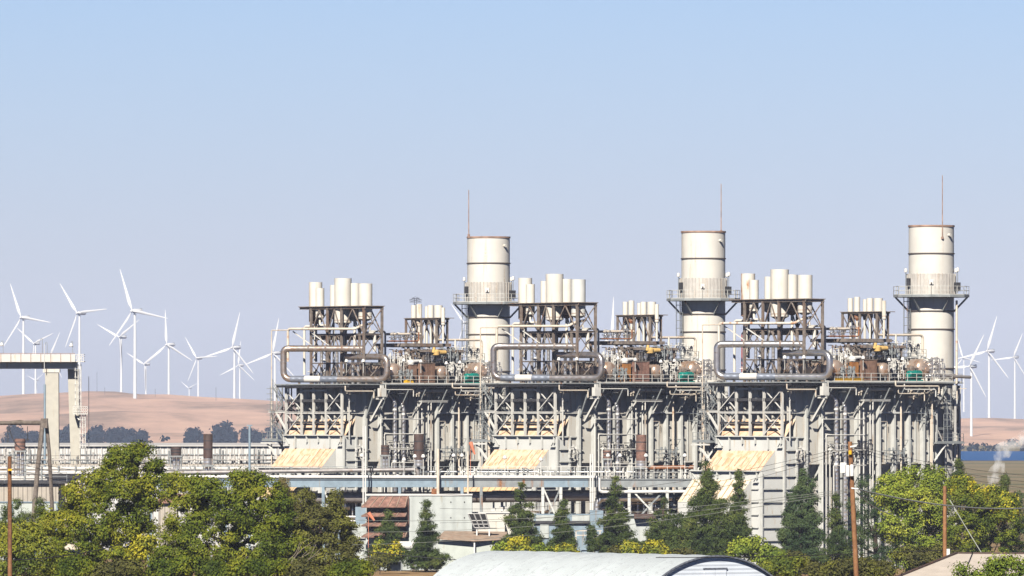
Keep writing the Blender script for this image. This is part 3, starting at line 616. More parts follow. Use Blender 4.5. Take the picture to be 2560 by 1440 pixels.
for px in (1580, 1590, 1606, 1613, 1683, 1757):
    p = S(px, 1100, -.9); zt = 22.8 if px != 1690 else 17
    US('wall_riser', MB().tube([(p.x, -.9, 1), (p.x, -.9, zt)], .085 if px not in (1683,) else .12, 8), M['scaffold'] if px < 1680 else M['cream'], 'thin pale riser standing off the ribbed wall of {U}', 'pipe', (p.x, -.9, 1), 'thin wall risers')
p, q = S(1754, 1096, -.8), S(1760, 1140, -.8)
rt = UT('wall_platform', 'grey platform with caged ladder at the wall end, {U}', 'platform', (25.5, -1, 15.5), 'wall end platforms')
zf = S(1760, 1104, -1).z
rt.part('floor', MB().box(24.6, 29.5, -1.9, -.5, zf - .18, zf), M['grey']); rt.part('railing', railing([(24.7, -1.8, zf), (29.4, -1.8, zf), (29.4, -.5, zf)], .9), M['grey'])
rt.part('strut', MB().bar((24.9, -.46, zf - 3), (26.4, -1.7, zf - .2), .2), M['scaffold'])
m = MB()
for x in (26.8, 27.5): m.bar((x, -.9, zf), (x, -.9, 22.9), .06)
for k in range(30): z = zf + .24 * k + .1; m.bar((26.8, -.9, z), (27.5, -.9, z), .035) if z < 22.8 else None
for k in range(7):
    z = zf + 2 + .8 * k
    if z < 22.7: m.tube([(26.75, -.9, z), (26.75, -1.5, z), (27.15, -1.75, z), (27.55, -1.5, z), (27.55, -.9, z)], .035, 4)
for x, y in ((26.75, -1.5), (27.15, -1.75), (27.55, -1.5)): m.bar((x, y, zf + 2), (x, y, 22.7), .04)
rt.part('caged_ladder', m, M['grey'])
cs = UT('corner_steelwork', 'steel columns and braces under the chimney end deck of {U}', 'steel frame', (28, 0, 0), 'steel columns under the deck ends')
for x, y in ((29.2, -.4), (30.6, 2.8), (33.4, 3)): cs.part('column', MB().ibeam((x, y, 0), (x, y, 22.9), .34, .34), M['scaffold'])
for z in (7.5, 12.6, 17.5, 20.4): cs.part('beam', MB().ibeam((26.1, -.3, z), (29.2, -.4, z), .2, .26), M['grey']); cs.part('beam', MB().ibeam((29.2, -.4, z), (33.4, 3, z), .2, .26), M['column'])
for z0, z1 in ((12.8, 17.4), (17.7, 22.7), (7.7, 12.4)): cs.part('brace', MB().bar((29.3, -.3, z0), (33.3, 2.9, z1), .14), M['grey']); cs.part('brace', MB().bar((26.2, -.35, z1), (29.1, -.4, z0), .12), M['scaffold'])

# ---- exhaust stack
SX, SY = 31.1, 6.0; sr = 2.86; zs = lambda py: CAMZ - (py - HY) * .05203
ch = UT('exhaust_stack', 'wide cream chimney with ring platform and {UR}', 'chimney', (SX, SY, 0), 'steel chimneys')
zt = zs(578)
ch.part('shell', MB().lathe((SX, SY, 0), [(sr * .96, zt - 3), (sr * .96, zt), (sr, zt), (sr, 0)], 64), M['stack'])
ch.part('rim', MB().lathe((SX, SY, 0), [(sr * .95, zt + .02), (sr * 1.03, zt + .02), (sr * 1.03, zt - .2), (sr * .99, zt - .22)], 64), M['rim'])
for py in (647.5, 787, 831, 926):
    ch.part('ring_band', MB().lathe((SX, SY, 0), [(sr * .99, zs(py) + .14), (sr * 1.035, zs(py) + .12), (sr * 1.035, zs(py) - .02), (sr * .99, zs(py) - .06)], 64), M['seam'])
za, zb_, pr = zs(696), zs(746), zs(748)
ch.part('screen', MB().lathe((SX, SY, 0), [(sr * 1.0, za), (sr * 1.075, za - .02), (sr * 1.075, zb_)], 64), M['screen'])
m = MB()
for k in range(40):
    a = 2 * math.pi * k / 40; p = Vector((SX + sr * 1.085 * math.cos(a), SY + sr * 1.085 * math.sin(a), 0)); m.bar(p + Vector((0, 0, zb_)), p + Vector((0, 0, za + .05)), .09, .09, (math.cos(a), math.sin(a), 0))
ch.part('screen_rib', m, M['screen'])
PR = 4.75; n = 12
ring = [Vector((SX + PR * math.cos(2 * math.pi * (k + .5) / n), SY + PR * math.sin(2 * math.pi * (k + .5) / n), pr)) for k in range(n)]
m = MB()
for k in range(n):
    a, b = ring[k], ring[(k + 1) % n]; c = Vector((SX, SY, pr)); ia = c + (a - c) * (sr * 1.01 / PR); ib = c + (b - c) * (sr * 1.01 / PR)
    m.prism([a, b, ib, ia], (0, 0, .08)); m.bar(a - Vector((0, 0, .08)), b - Vector((0, 0, .08)), .1, .3)
ch.part('ring_platform', m, M['grey'])
ch.part('railing', railing(ring + [ring[0]], 1.0, 1.15), M['column'])
for k in range(n):
    a = ring[k]; c = Vector((SX, SY, pr)); d = (a - c).normalized()
    if k % 2 == 0: ch.part('bracket', MB().bar(a - d * .2 - Vector((0, 0, .2)), c + d * sr * 1.0 - Vector((0, 0, 2.0)), .16, .24), M['grey'])
# ladder with cage up the shell, on the side towards the boiler
la = math.atan2(-.45, -1); cd = (UF.i.to_3x3() @ Vector((0, -1, 0))).normalized(); rt_ = (UF.i.to_3x3() @ Vector((1, 0, 0))).normalized()
lo = (cd * .42 - rt_ * .91).normalized(); lc = Vector((SX, SY, 0)) + lo * (sr + .3); ld = Vector((-lo.y, lo.x, 0))
m = MB()
for s_ in (-.3, .3): m.bar(lc + ld * s_ + Vector((0, 0, ZD)), lc + ld * s_ + Vector((0, 0, pr + 1.2)), .07)
for k in range(int((pr - ZD) / .3)): m.bar(lc - ld * .3 + Vector((0, 0, ZD + .3 * k)), lc + ld * .3 + Vector((0, 0, ZD + .3 * k)), .035)
for k in range(9):
    z = Vector((0, 0, ZD + 2.2 + k * 1.0)); m.tube([lc - ld * .33 + z, lc - ld * .4 + lo * .5 + z, lc + lo * .8 + z, lc + ld * .4 + lo * .5 + z, lc + ld * .33 + z], .035, 4)
for q in (lc - ld * .4 + lo * .5, lc + lo * .8, lc + ld * .4 + lo * .5): m.bar(q + Vector((0, 0, ZD + 2.2)), q + Vector((0, 0, pr - .1)), .04)
ch.part('ladder', m, M['grey'])
cd = (UF.i.to_3x3() @ Vector((0, -1, 0))).normalized(); rt_ = (UF.i.to_3x3() @ Vector((1, 0, 0))).normalized()
def on_stack(off, py, out=1.0):                        # point on the shell facing the road, off = share of the radius sideways
    return Vector((SX, SY, 0)) + (rt_ * off + cd * math.sqrt(max(0, 1 - off * off))) * sr * out + Vector((0, 0, zs(py)))
a = on_stack(.72, 602); ch.part('nozzle', MB().cyl(on_stack(.72, 602, .97), on_stack(.72, 602, 1.12), .2, seg=12), M['stack'])
ch.part('hatch', MB().bar(on_stack(-.05, 716, 1.08), on_stack(-.05, 716, 1.13), .5, .6), M['white'])
ch.part('hatch_bolt', MB().bar(on_stack(-.05, 719, 1.13), on_stack(-.05, 719, 1.16), .2, .22), M['seam'])
for o_, py in ((-.99, 690), (.93, 690), (1.0, 688)):
    p = Vector((SX, SY, 0)) + (rt_ * o_ * 1.15 + cd * .2) * sr + Vector((0, 0, zs(py)))
    ch.part('beacon', MB().lathe(p, [(0, .42), (.16, .4), (.24, 0), (.2, -.1), (0, -.12)], 10), M['white']); ch.part('beacon_post', MB().bar(p - Vector((0, 0, 2.8)), p - Vector((0, 0, .1)), .07), M['grey'])
p = Vector((SX, SY, 0)) + (rt_ * 1.1 + cd * .35) * sr + Vector((0, 0, zs(728)))
ch.part('instrument_box', MB().box(p.x - .35, p.x + .35, p.y - .35, p.y + .35, p.z - .5, p.z + .6), M['dark'])
p = Vector((SX, SY, 0)) + (-rt_ * 1.02 + cd * .5) * sr + Vector((0, 0, zs(716)))
ch.part('instrument_box', MB().box(p.x - .22, p.x + .22, p.y - .22, p.y + .22, p.z - .5, p.z + .5), M['dark'])
CHO = ch.o

# ---- copies: one bay further from the eye, one bay nearer
STEP = Vector((27.75, -31.5, 0))
U = ['the crane side boiler', 'the middle boiler', 'the water side boiler']
UR = ['lightning rod at the crane side of its rim', 'lightning rod at the water side of its rim', 'lightning rod bolted below its rim']
made = []
for k in (-1, 0, 1):
    for o in UNIT:
        c = o if k == 0 else copy_tree(o)
        if k: c.location = o.location + STEP * k
        made.append((c, k + 1))
for c, k in made: c['label'] = c['label'].replace('{UR}', UR[k]).replace('{U}', U[k])
stacks = [None] * 3
for c, k in made:
    if c.name.startswith('exhaust_stack'): stacks[k] = c
for k, (off, p0, p1, yb) in enumerate(((-.94, 574, 457, .05), (.82, 578, 459, .2), (.42, 609, 458, 1.05))):
    p = Vector((SX, SY, 0)) + (rt_ * off + cd * math.sqrt(1 - off * off) * (1 if k == 2 else -.3)) * sr * (1.04 if k == 2 else .99)
    m = MB().tube([p + Vector((0, 0, zs(p0))), p + Vector((0, 0, zs(p1)))], [.07, .05], 6)
    m.box(p.x - .12, p.x + .12, p.y - .12, p.y + .12, zs(p0) - .15, zs(p0) + .15)
    o = bpy.data.objects.new('lightning_rod', m.mesh('lightning_rod', (SX, SY, 0))); COL.objects.link(o); o.parent = stacks[k]; o.data.materials.append(M['rim'])
stacks[0].location.x -= .3; stacks[2].location.x += .27
def at_unit(k, p): return UF.m @ Vector(p) + STEP * k
# things only one boiler carries
fr = [Frame(tuple((UF.o + STEP * k)[:2]), TH) for k in (-1, 0, 1)]
def S3(px, py, y, k): return fr[k].plane(px, py, 1, y)
p = S3(1022, 957, -2.2, 0); solo('tarpaulin', MB().prism([(p.x - .75, -2.4, ZD), (p.x - .35, -2.4, ZD + .5), (p.x + .5, -2.4, ZD + .62), (p.x + .8, -2.4, ZD)], (0, .7, 0)), M['yellow'], 'small yellow tarpaulin heap on the deck edge of ' + U[0], 'tarpaulin', (p.x, -2.2, ZD), fr[0])
a, b = S3(2085, 948, -2.35, 2), S3(2158, 948, -2.35, 2)
solo('yellow_beam', MB().ibeam((a.x, -2.35, ZD + .28), (b.x, -2.35, ZD + .28), .22, .34), M['yellow'], 'long yellow beam lying along the deck edge of ' + U[2], 'steel beam', (a.x, -2.35, ZD), fr[2])
a = S3(2335, 940, 1.0, 2); b = S3(2426, 943, 1, 2)
t = Thing('overhang_pipe', 'grey pipe with flanges sticking out past the end of the deck near the blue water', 'pipe', a, fr[2])
t.part('pipe', MB().tube(bend([a + Vector((-3, 0, -2.4)), a + Vector((-3, 0, .1)), a + Vector((0, 0, .1)), b], .4), .2, 12), M['pipegrey'])
d = (b - a).normalized()
for f in (.25, .5): q = a.lerp(b, f); t.part('flange', MB().cyl(q - d * .3, q + d * .3, .36, seg=12), M['pipegrey'])
p = S3(2391.6, 1100, 2, 2)
mp = Thing('cream_mast', 'slender cream mast with a dark middle band beyond the water side boiler', 'mast', (p.x, p.y, 0), fr[2])
z1 = S3(2391.6, 751, 2, 2).z; d0, d1 = S3(2391.6, 1058, 2, 2).z, S3(2391.6, 1022, 2, 2).z
mp.part('pole', MB().cyl((p.x, p.y, 0), (p.x, p.y, z1), .16, .14, 10), M['cream']); mp.part('dark_band', MB().cyl((p.x, p.y, d0), (p.x, p.y, d1), .175, .175, 10), M['dark'])
mp.part('crossbar', MB().bar((p.x, p.y, 22.5), (p.x + 1.4, p.y - .3, 22.5), .1), M['cream'])

# the three boilers have weathered apart: other jackets, paint and rust on some pieces
bright = mat('bright_jacket', (.56, .56, .57), .3, .85, rust=.18, rustcol=(.42, .36, .31), streak=.5, var=.1, wave=('X', .42, .006)); browned = mat('browned_jacket', (.46, .41, .38), .38, .75, rust=.45, rustcol=(.40, .29, .21), streak=.5, var=.14, wave=('X', .42, .006))
flake = mat('flaking_cream', (.80, .75, .65), .55, rust=.42, rustcol=(.50, .26, .13), streak=3, scale=1, var=.06); paleslope = mat('pale_slope', (.80, .72, .58), .6, rust=.35, rustcol=(.80, .60, .38), streak=3, scale=.5, var=.05); redline = mat('red_line', (.42, .10, .07), .6, rust=.3, rustcol=(.55, .3, .2), streak=6)
def reskin(o, m):
    if o.material_slots: o.material_slots[0].link = 'OBJECT'; o.material_slots[0].material = m
n_sil = [0, 0, 0]; n_line = [0, 0, 0]
for c, k in made:
    n0 = c.name.split('.')[0]; kids = {x.name.split('.')[0]: x for x in c.children}
    if n0 == 'loop_pipe' and k != 1: reskin(kids['pipe'], bright if k == 2 else browned)
    if n0 == 'vent_silencer':
        i = n_sil[k]; n_sil[k] += 1
        if k == 2 and i == 0: reskin(kids['shell'], flake)
        if k == 0 and i in (4, 7): reskin(kids['rust_skirt'], M['cream'])
        if k == 1 and i == 5: reskin(kids['shell'], M['hood'])
    if n0 == 'steam_line':
        i = n_line[k]; n_line[k] += 1
        if k == 2 and i == 2: reskin(c, redline)
        if k == 2 and i == 0: reskin(c, flake)
        if k == 0 and i == 6: reskin(c, M['cream'])
    if n0 == 'boiler' and k == 2:
        for x in c.children:
            if x.name.startswith('sloped_plate') and x.data.materials[0] == M['slopelow']: reskin(x, paleslope)
    if n0 == 'deck_cabinet' and k == 0 and 'boards' in kids and c['label'].startswith('narrow'): reskin(kids['boards'], M['wood']); c['label'] = c['label'].replace('orange rusted', 'dark brown')
    if n0 == 'deck_cabinet' and k == 1 and c['label'].startswith('wide'): reskin(kids['boards'], M['louver'])
# ================================================================== pipe rack in front of the boilers
def ground_z(X, Y):
    z = max(0.0, (900 - Y) * .014)
    t = max(0, 1 - abs(Y - 905) / 60); z += 1.5 * t * t * (3 - 2 * t)
    return z
YR = 993.0
def wl(px, Y): return (px - HX) * Y / F
def wz(py, Y): return CAMZ - (py - HY) * Y / F
def bars(pairs, w, h=None):
    m = MB()
    for p, q in pairs: m.bar(p, q, w, h)
    return m
def fence_rail(x0, x1, y, z, h=1.07, step=1.5):
    m = MB()
    for k in (h, h * .55): m.bar((x0, y, z + k), (x1, y, z + k), .05)
    n = int((x1 - x0) / step)
    for k in range(n + 1): x = x0 + (x1 - x0) * k / n; m.bar((x, y, z), (x, y, z + h), .055)
    return m
X0, X1 = wl(372, YR), wl(1735, YR); zt, zb = wz(1198, YR), wz(1218, YR)
ra = Thing('pipe_rack', 'long blue grey steel pipe rack running in front of all the boilers', 'pipe rack', (wl(900, YR), YR, 0))
xs = [372, 560, 700, 808, 845, 999, 1155, 1203, 1357, 1402, 1573, 1668, 1733]
for a, b, mm in ((372, 1170, 'blue'), (1170, 1360, 'grey'), (1360, 1470, 'blue'), (1470, 1735, 'grey')):
    ra.part('girder', MB().ibeam((wl(a, YR) + .01, YR, (zt + zb) / 2), (wl(b, YR) - .01, YR, (zt + zb) / 2), .35, zt - zb), M[mm])
ra.part('girder', MB().ibeam((X0, YR + 5, (zt + zb) / 2), (X1, YR + 5, (zt + zb) / 2), .35, zt - zb), M['grey'])
for p in xs:
    for y in (YR, YR + 5): ra.part('column', MB().ibeam((wl(p, YR), y, 0), (wl(p, YR), y, zb - .002), .36, .36, (0, 1, 0)), M['grey'] if p in (1203,) else M['blue'] if p < 1200 else M['column'])
for a, b in ((808, 845), (1357, 1402), (1573, 1668)):
    ra.part('brace', MB().bar((wl(a, YR), YR, zb), (wl(b, YR), YR, zb - 5), .2), M['column']); ra.part('brace', MB().bar((wl(b, YR), YR + .25, zb), (wl(a, YR), YR + .25, zb - 5), .2), M['grey'])
ra.part('walkway', MB().box(X0, X1, YR + .4, YR + 4.7, zt - .02, zt + .05), M['grey'])
ra.part('railing', fence_rail(X0, X1, YR + 2.2, zt + .05, 1.5, 1.1), M['grey'])
ra.part('railing', fence_rail(wl(1170, YR), wl(1735, YR), YR + .45, zt + .05, 1.5, 1.6), M['scaffold'])
m = MB()
for k in range(46): x = X0 + (X1 - X0) * (k + .5) / 46; m.bar((x, YR + .2, zt - .1), (x, YR + 4.8, zt - .1), .12, .16)
ra.part('cross_beam', m, M['grey'])
def wpipe(name, pts, Y, r, m, label, grp=None, rad=.6, seg=12):
    p = [Vector((wl(a, Y + (c[0] if c else 0)), Y + (c[0] if c else 0), wz(b, Y + (c[0] if c else 0)))) for a, b, *c in pts]
    return solo(name, MB().tube(bend(p, rad), r, seg), M[m], label, 'pipe', p[0], WORLD, grp)
wpipe('rack_pipe', [(380, 1192), (1478, 1193), (1498, 1193), (1498, 1230), (1720, 1229)], YR - .1, .2, 'white', 'long white pipe laid along the front edge of the pipe rack', rad=.5)
wpipe('rack_pipe', [(372, 1183), (880, 1176), (1045, 1174), (1045, 1200)], YR + .8, .26, 'pipegrey', 'fat grey pipe lying above the white one on the pipe rack')
wpipe('rack_pipe', [(372, 1178, 3), (1700, 1180, 3)], YR, .13, 'silver', 'thin silver pipe at the back of the pipe rack')
wpipe('rack_pipe', [(1590, 1170, 2), (1735, 1168, 2)], YR, .26, 'rusty', 'short rust brown pipe on the pipe rack near the lower inlet slope')
wpipe('main_duct', [(740, 1249), (850, 1244), (1170, 1244)], YR + 2.2, .68, 'pipegrey', 'huge grey duct hung under the pipe rack, on the crane side')
wpipe('main_duct', [(1172, 1243), (1440, 1239), (1475, 1239)], YR + 2.2, .7, 'pipegrey', 'huge grey duct hung under the pipe rack, behind the crossed braces', rad=.3)
wpipe('main_duct', [(1492, 1300), (1492, 1246), (1680, 1244)], YR + 2.0, .42, 'silver', 'silver pipe bending down under the pipe rack beside the small pines', rad=1.1)
wpipe('main_duct', [(742, 1290), (742, 1226, .5), (775, 1226, .5)], YR + 2.0, .6, 'pipegrey', 'fat grey elbow pipe under the rack over the tree tops', rad=1.2)
# clutter under the rack, with dark boxes added to darken the gaps
rr = random.Random(3)
for k, (a, b, y0, y1) in enumerate(((745, 800, 1222, 1330), (850, 900, 1220, 1330), (930, 990, 1226, 1330), (1005, 1060, 1222, 1330), (1075, 1150, 1221, 1330), (1488, 1540, 1222, 1330), (1555, 1620, 1228, 1330), (1632, 1716, 1222, 1330))):
    Y = YR + 7; t = Thing('dark_fill_skid', 'dark boxed skid with a silver drum, added to darken below the pipe rack', 'machine', (wl((a + b) / 2, Y), Y, 0), WORLD, 'dark boxes filling the gaps below the pipe rack'); xa, xb = wl(a, Y), wl(b, Y); z1 = wz(y0, Y)
    t.part('body', MB().box(xa, xb, Y, Y + 2, 0, z1 - 1.2).box(xa + .3, xb - .4, Y + .3, Y + 1.7, z1 - 1.2, z1 - .3), M['dark']); t.part('drum', MB().cyl((xa + .2, Y - .5, z1 - 2.4), ((xa + xb) / 2, Y - .5, z1 - 2.4), .38, seg=14), M['silver'] if k % 2 else M['pipegrey'])
    m = MB()
    for j in range(4): x = xa + (xb - xa) * (j + .5) / 4; m.bar((x, Y - .1, 0), (x, Y - .1, z1 - .2), .14)
    m.bar((xa, Y - .1, z1 - .9), (xb, Y - .1, z1 - .9), .12); t.part('frame', m, M['column'])
for k, p0 in enumerate((560, 700, 860, 1010, 1080, 1230, 1300, 1500, 1570, 1640, 1690)):
    m = MB(); x = wl(p0, YR + 3); w = 3.6
    for j in range(4): z = rr.uniform(5.6, 9.9); m.tube([(x, YR + 3 + rr.uniform(-.6, .6), z), (x + w, YR + 3 + rr.uniform(-.6, .6), z)], rr.choice((.06, .09, .14)), 6)
    for j in range(10):
        xx = x + rr.uniform(0, w); yy = YR + 3 + rr.uniform(-.5, .5); z = rr.uniform(5, 8)
        m.tube([(xx, yy, z), (xx, yy, z + rr.uniform(1, 3))], rr.choice((.05, .08)), 5)
        if rr.random() < .5: m.box(xx - .25, xx + .25, yy - .2, yy + .2, z, z + rr.uniform(.2, .6))
    solo('pipe_manifold', m, M['scaffold'] if k % 2 else M['silver'], 'tangle of small pipes and boxes hung below the pipe rack', 'pipework', (x, YR + 3, 0), WORLD, 'small pipework below the rack')
for k, p0 in enumerate(range(400, 1720, 62)):
    m = MB(); x = wl(p0, YR + 1.6); w = 2.6
    for j in range(9):
        xx = x + rr.uniform(0, w); yy = YR + 1.6 + rr.uniform(-.4, 1); z1 = zt + rr.uniform(.5, 1.5)
        m.tube(bend([(xx, yy, zt + .05), (xx, yy, z1), (xx + rr.uniform(-.4, .4), yy + .2, z1)], .1, 2), rr.choice((.04, .06, .09)), 5)
        if rr.random() < .4: m.lathe((xx, yy, z1 - .3), [(0, -.2), (.17, -.15), (.17, .15), (0, .2)], 6)
    m.tube([(x, YR + 1.6, zt + .35), (x + w, YR + 1.6, zt + .35)], .06, 5)
    solo('valve_group', m, M['grey'] if k % 3 else M['scaffold'], 'cluster of upright valves and pipe ends on the pipe rack walkway', 'valves', (x, YR + 1.6, zt), WORLD, 'valve clusters on the rack')

# ---- dark vent silencers standing on the rack and yard
def drum_vent(px, w, y0, y1, Y, label, ysil=None, stand=None, mm='blackbrown'):
    x = wl(px, Y); r = w / 2 * Y / F; t = Thing('steam_vent', label, 'vent', (x, Y, wz(y1, Y)))
    z0, z1 = wz(y1, Y), wz(y0, Y); zs_ = wz(ysil, Y) if ysil else z0
    t.part('shell', MB().lathe((x, Y, 0), [(r * .9, z1 - .4), (r * .9, z1), (r, z1), (r, zs_), (0, zs_)], 24), M[mm])
    for f in (.28, .62): zz = z1 + (zs_ - z1) * f; t.part('seam_band', MB().lathe((x, Y, 0), [(r, zz + .06), (r * 1.03, zz + .05), (r * 1.03, zz - .05), (r, zz - .06)], 24), M['dark'])
    if ysil: t.part('silver_base', MB().lathe((x, Y, 0), [(r * 1.005, zs_), (r * 1.005, z0), (0, z0)], 24), M['silver'])
    if stand:
        zb_ = wz(stand, Y); m = MB()
        for a in (-1, 1):
            for b in (-1, 1): m.bar((x + a * r, Y + b * r, zb_), (x + a * r, Y + b * r, z0), .12)
        m.box(x - r * 1.25, x + r * 1.25, Y - r * 1.25, Y + r * 1.25, z0 - .18, z0 - .003); t.part('stand', m, M['grey'])
        t.part('inner_pipe', MB().cyl((x - r * .3, Y, zb_), (x - r * .3, Y, z0 - .2), r * .35).cyl((x + r * .45, Y, zb_), (x + r * .45, Y, z0 - .2), r * .3), M['silver'])
    return t
drum_vent(1047, 25, 1085, 1168, YR + 3, 'tall dark brown steam vent with silver foot before the crane side boiler', 1150, 1200)
drum_vent(1603, 26, 1087, 1169, YR + 2, 'tall reddish brown steam vent with a silver foot, in front of the middle boiler', 1152, 1200, 'louver')
drum_vent(520, 23, 1085, 1162, 1040, 'tall grey brown steam vent in front of the long white shed', 1146, 1200, 'blackbrown')
drum_vent(440, 26, 1118, 1139, 1030, 'squat dark vent box on a silver legged stand in front of the white shed', None, 1172)
drum_vent(963, 21, 1113, 1137, YR + 3, 'squat dark vent on a silver legged stand by the crane side boiler', None, 1170)
drum_vent(1518, 20, 1126, 1146, YR + 3, 'squat brown vent on a silver legged stand by the middle boiler', None, 1172, 'louver')
drum_vent(50, 27, 1097, 1126, 1020, 'rusty brown vent drum behind the old timber frame', None, 1190, 'louver')
# ---- poles and masts around the rack
def mast(px, y0, y1, Y, w, m, label, name='steel_mast', off=None, arm=None):
    x = wl(px, Y); r = w / 2 * Y / F; t = Thing(name, label, 'mast', (x, Y, wz(y1, Y)))
    t.part('pole', MB().cyl((x, Y, wz(y1, Y)), (x, Y, wz(y0, Y)), r, r * .92, 10), M[m])
    if off: t.part('second_pole', MB().cyl((x + off, Y, wz(y1, Y)), (x + off, Y, wz(y0, Y)), r, r, 8), M[m])
    if arm: t.part('head', MB().box(x - .35, x + .35, Y - .08, Y + .08, wz(y0, Y), wz(y0, Y) + .14), M[m])
    return t
mast(624, 1065, 1400, YR - 2, 6.5, 'blue', 'pale blue grey steel mast standing before the white shed', arm=1)
mast(908, 1065, 1300, YR - 3, 3.6, 'white', 'pair of thin white masts in front of the dark vent on its stand', off=.28)
mast(1476, 1135, 1300, YR - 3, 4, 'white', 'pair of thin white masts beside the bend of the white rack pipe', off=.3)
mast(1170, 1128, 1300, YR - 3, 4.5, 'cream', 'thin cream pole before the pipe rack, between two boilers')
mast(1095, 1122, 1245, YR - 1, 8, 'cream', 'short cream vent pipe with a rusty top on the pipe rack', 'vent_pipe')
for px, py, k in ((1010, 1150, 0), (1037, 1142, 0), (1058, 1142, 0), (1134, 1140, 0), (1155, 1140, 0), (1520, 1140, 1), (1550, 1140, 1), (1615, 1140, 1), (1712, 1140, 1), (905, 1140, 0), (1352, 1150, 1), (1262, 1145, 1)):
    Y = YR + .3; x = wl(px, Y); z = wz(py, Y); t = Thing('floodlight', 'small white lamp on a thin post along the pipe rack', 'lamp', (x, Y, zt), WORLD, 'lamps along the pipe rack')
    t.part('post', MB().bar((x, Y, zt), (x, Y, z), .06), M['scaffold']); t.part('lamp_head', MB().lathe((x, Y, z), [(0, .32), (.16, .3), (.28, .0), (.24, -.1), (0, -.12)], 10), M['white'])
Y = YR + 1; x = wl(1182, Y); solo('windsock', MB().tube([(wl(1176, Y), Y, wz(1105, Y)), (wl(1181, Y), Y, wz(1120, Y)), (wl(1187, Y), Y, wz(1136, Y))], [.28, .22, .12], 10).bar((wl(1176, Y), Y, zt), (wl(1176, Y), Y, wz(1104, Y)), .05), M['pink'], 'drooping orange windsock on a pole before the ribbed wall', 'windsock', (x, Y, zt))
Y = 930; solo('windsock', MB().tube([(wl(921, Y), Y, wz(1282, Y)), (wl(927, Y), Y, wz(1290, Y)), (wl(936, Y), Y, wz(1302, Y))], [.26, .22, .12], 10).bar((wl(921, Y), Y, 0), (wl(921, Y), Y, wz(1281, Y)), .05), M['pink'], 'drooping orange windsock before the rusty louvres', 'windsock', (wl(921, Y), Y, 0))

# ---- long white shed behind, on the crane side
Y = 1135; sh = Thing('long_shed', 'long low white corrugated shed behind the yard on the crane side', 'shed', (wl(330, Y), Y, 0))
x0, x1 = wl(-400, Y), wl(705, Y); z1 = wz(1116, Y)
sh.part('wall', MB().box(x0, x1, Y, Y + 20, 0, z1), M['shed']); sh.part('roof', MB().prism([(x0 - .3, Y - .4, z1 + .003), (x1 + .3, Y - .4, z1 + .003), (x1 + .3, Y + 20, z1 + .3), (x0 - .3, Y + 20, z1 + .3)], (0, 0, .14)), M['shedroof'])
m = MB()
for z in (z1 - 1.15, z1 - 2.3, z1 - 3.2): m.box(x0, x1, Y - .2, Y - .004, z - .08, z + .08)
sh.part('gutter', m, M['grey'])
m = MB()
for k in range(60):
    x = x0 + (x1 - x0) * (k + .5) / 60; m.bar((x, Y - .1, z1 - 4), (x, Y - .1, z1 - .1), .1)
sh.part('downpipe', m, M['shedroof'])
# walkway with rails in front of the shed
Y = 1060; zt2 = wz(1160, Y); wk = Thing('yard_gallery', 'beige pipe gallery with railings in front of the long white shed', 'pipe gallery', (wl(300, Y), Y, 0))
x0, x1 = wl(-300, Y), wl(720, Y)
m = MB().box(x0, x1, Y, Y + 3, zt2 - .2, zt2)
wk.part('floor', m, M['beige']); wk.part('railing', fence_rail(x0, x1, Y + .1, zt2, 1.1, 1.7), M['steel'])
m = MB()
for z, r in ((zt2 - .6, .22), (zt2 - 1.15, .3), (zt2 - 1.8, .2), (zt2 - 2.3, .25)): m.tube([(x0, Y + .3, z), (x1, Y + .3, z)], r, 8)
wk.part('pipe_run', m, M['wrap'])
for k in range(24): x = x0 + (x1 - x0) * (k + .5) / 24; wk.part('post', MB().bar((x, Y - .02, 0), (x, Y - .02, zt2 - .21), .22), M['grey'])
for k in range(18):
    x = x0 + (x1 - x0) * (k + .3) / 18; m = MB()
    for j in range(9): xx = x + rr.uniform(0, 3); z0 = zt2; m.tube([(xx, Y + rr.uniform(.3, 2), z0), (xx, Y + 1, z0 + rr.uniform(.5, 2.2))], rr.choice((.05, .08, .12)), 5)
    m.tube([(x, Y + 1, zt2 + .5), (x + 3, Y + 1, zt2 + .5)], .08, 5)
    solo('valve_group', m, M['wrap'] if k % 2 else M['grey'], 'cluster of pipe ends and valves on the beige gallery', 'valves', (x, Y + 1, zt2), WORLD, 'valve clusters on the beige gallery')
# dark roofed tan building under it
Y = 935; b = Thing('tan_building', 'tan corrugated building with a dark flat roof behind the leaning timber legs', 'building', (wl(60, Y), Y, 0))
x0, x1 = wl(-300, Y), wl(146, Y); z1, zm = wz(1209, Y), wz(1255, Y)
b.part('upper_wall', MB().box(x0, x1, Y, Y + 14, zm, z1), M['beige']); b.part('lower_wall', MB().box(x0, x1 - .05, Y + .06, Y + 14, 0, zm - .003), M['palewall'])
b.part('roof', MB().box(x0 - .3, x1 + 1.2, Y - .5, Y + 14.5, z1 + .003, z1 + .3), M['dark'])
m = MB()
for z in (zm, zm - 1.85): m.box(x0, x1, Y - .08, Y - .004, z - .06, z + .06)
for k in range(7): x = x1 - 2.6 * k - .2; m.box(x - .08, x + .08, Y - .06, Y - .005, 0, zm - .08)
b.part('wall_trim', m, M['blue'])
b.part('parapet_rail', fence_rail(x0, x1 + 1, Y - .3, z1 + .3, 1.0, 1.8), M['grey'])
Y = 960; b = Thing('white_block', 'low white flat roofed block between the timber frame and the big tree', 'building', (wl(140, Y), Y, 0))
b.part('wall', MB().box(wl(118, Y), wl(200, Y), Y, Y + 8, 0, wz(1184, Y)), M['cream']); b.part('roof', MB().box(wl(112, Y), wl(204, Y), Y - .4, Y + 8.4, wz(1184, Y) + .003, wz(1181, Y)), M['white']); b.part('fascia', MB().box(wl(113, Y), wl(203, Y), Y - .3, Y - .02, wz(1196, Y), wz(1185, Y)), M['dark'])
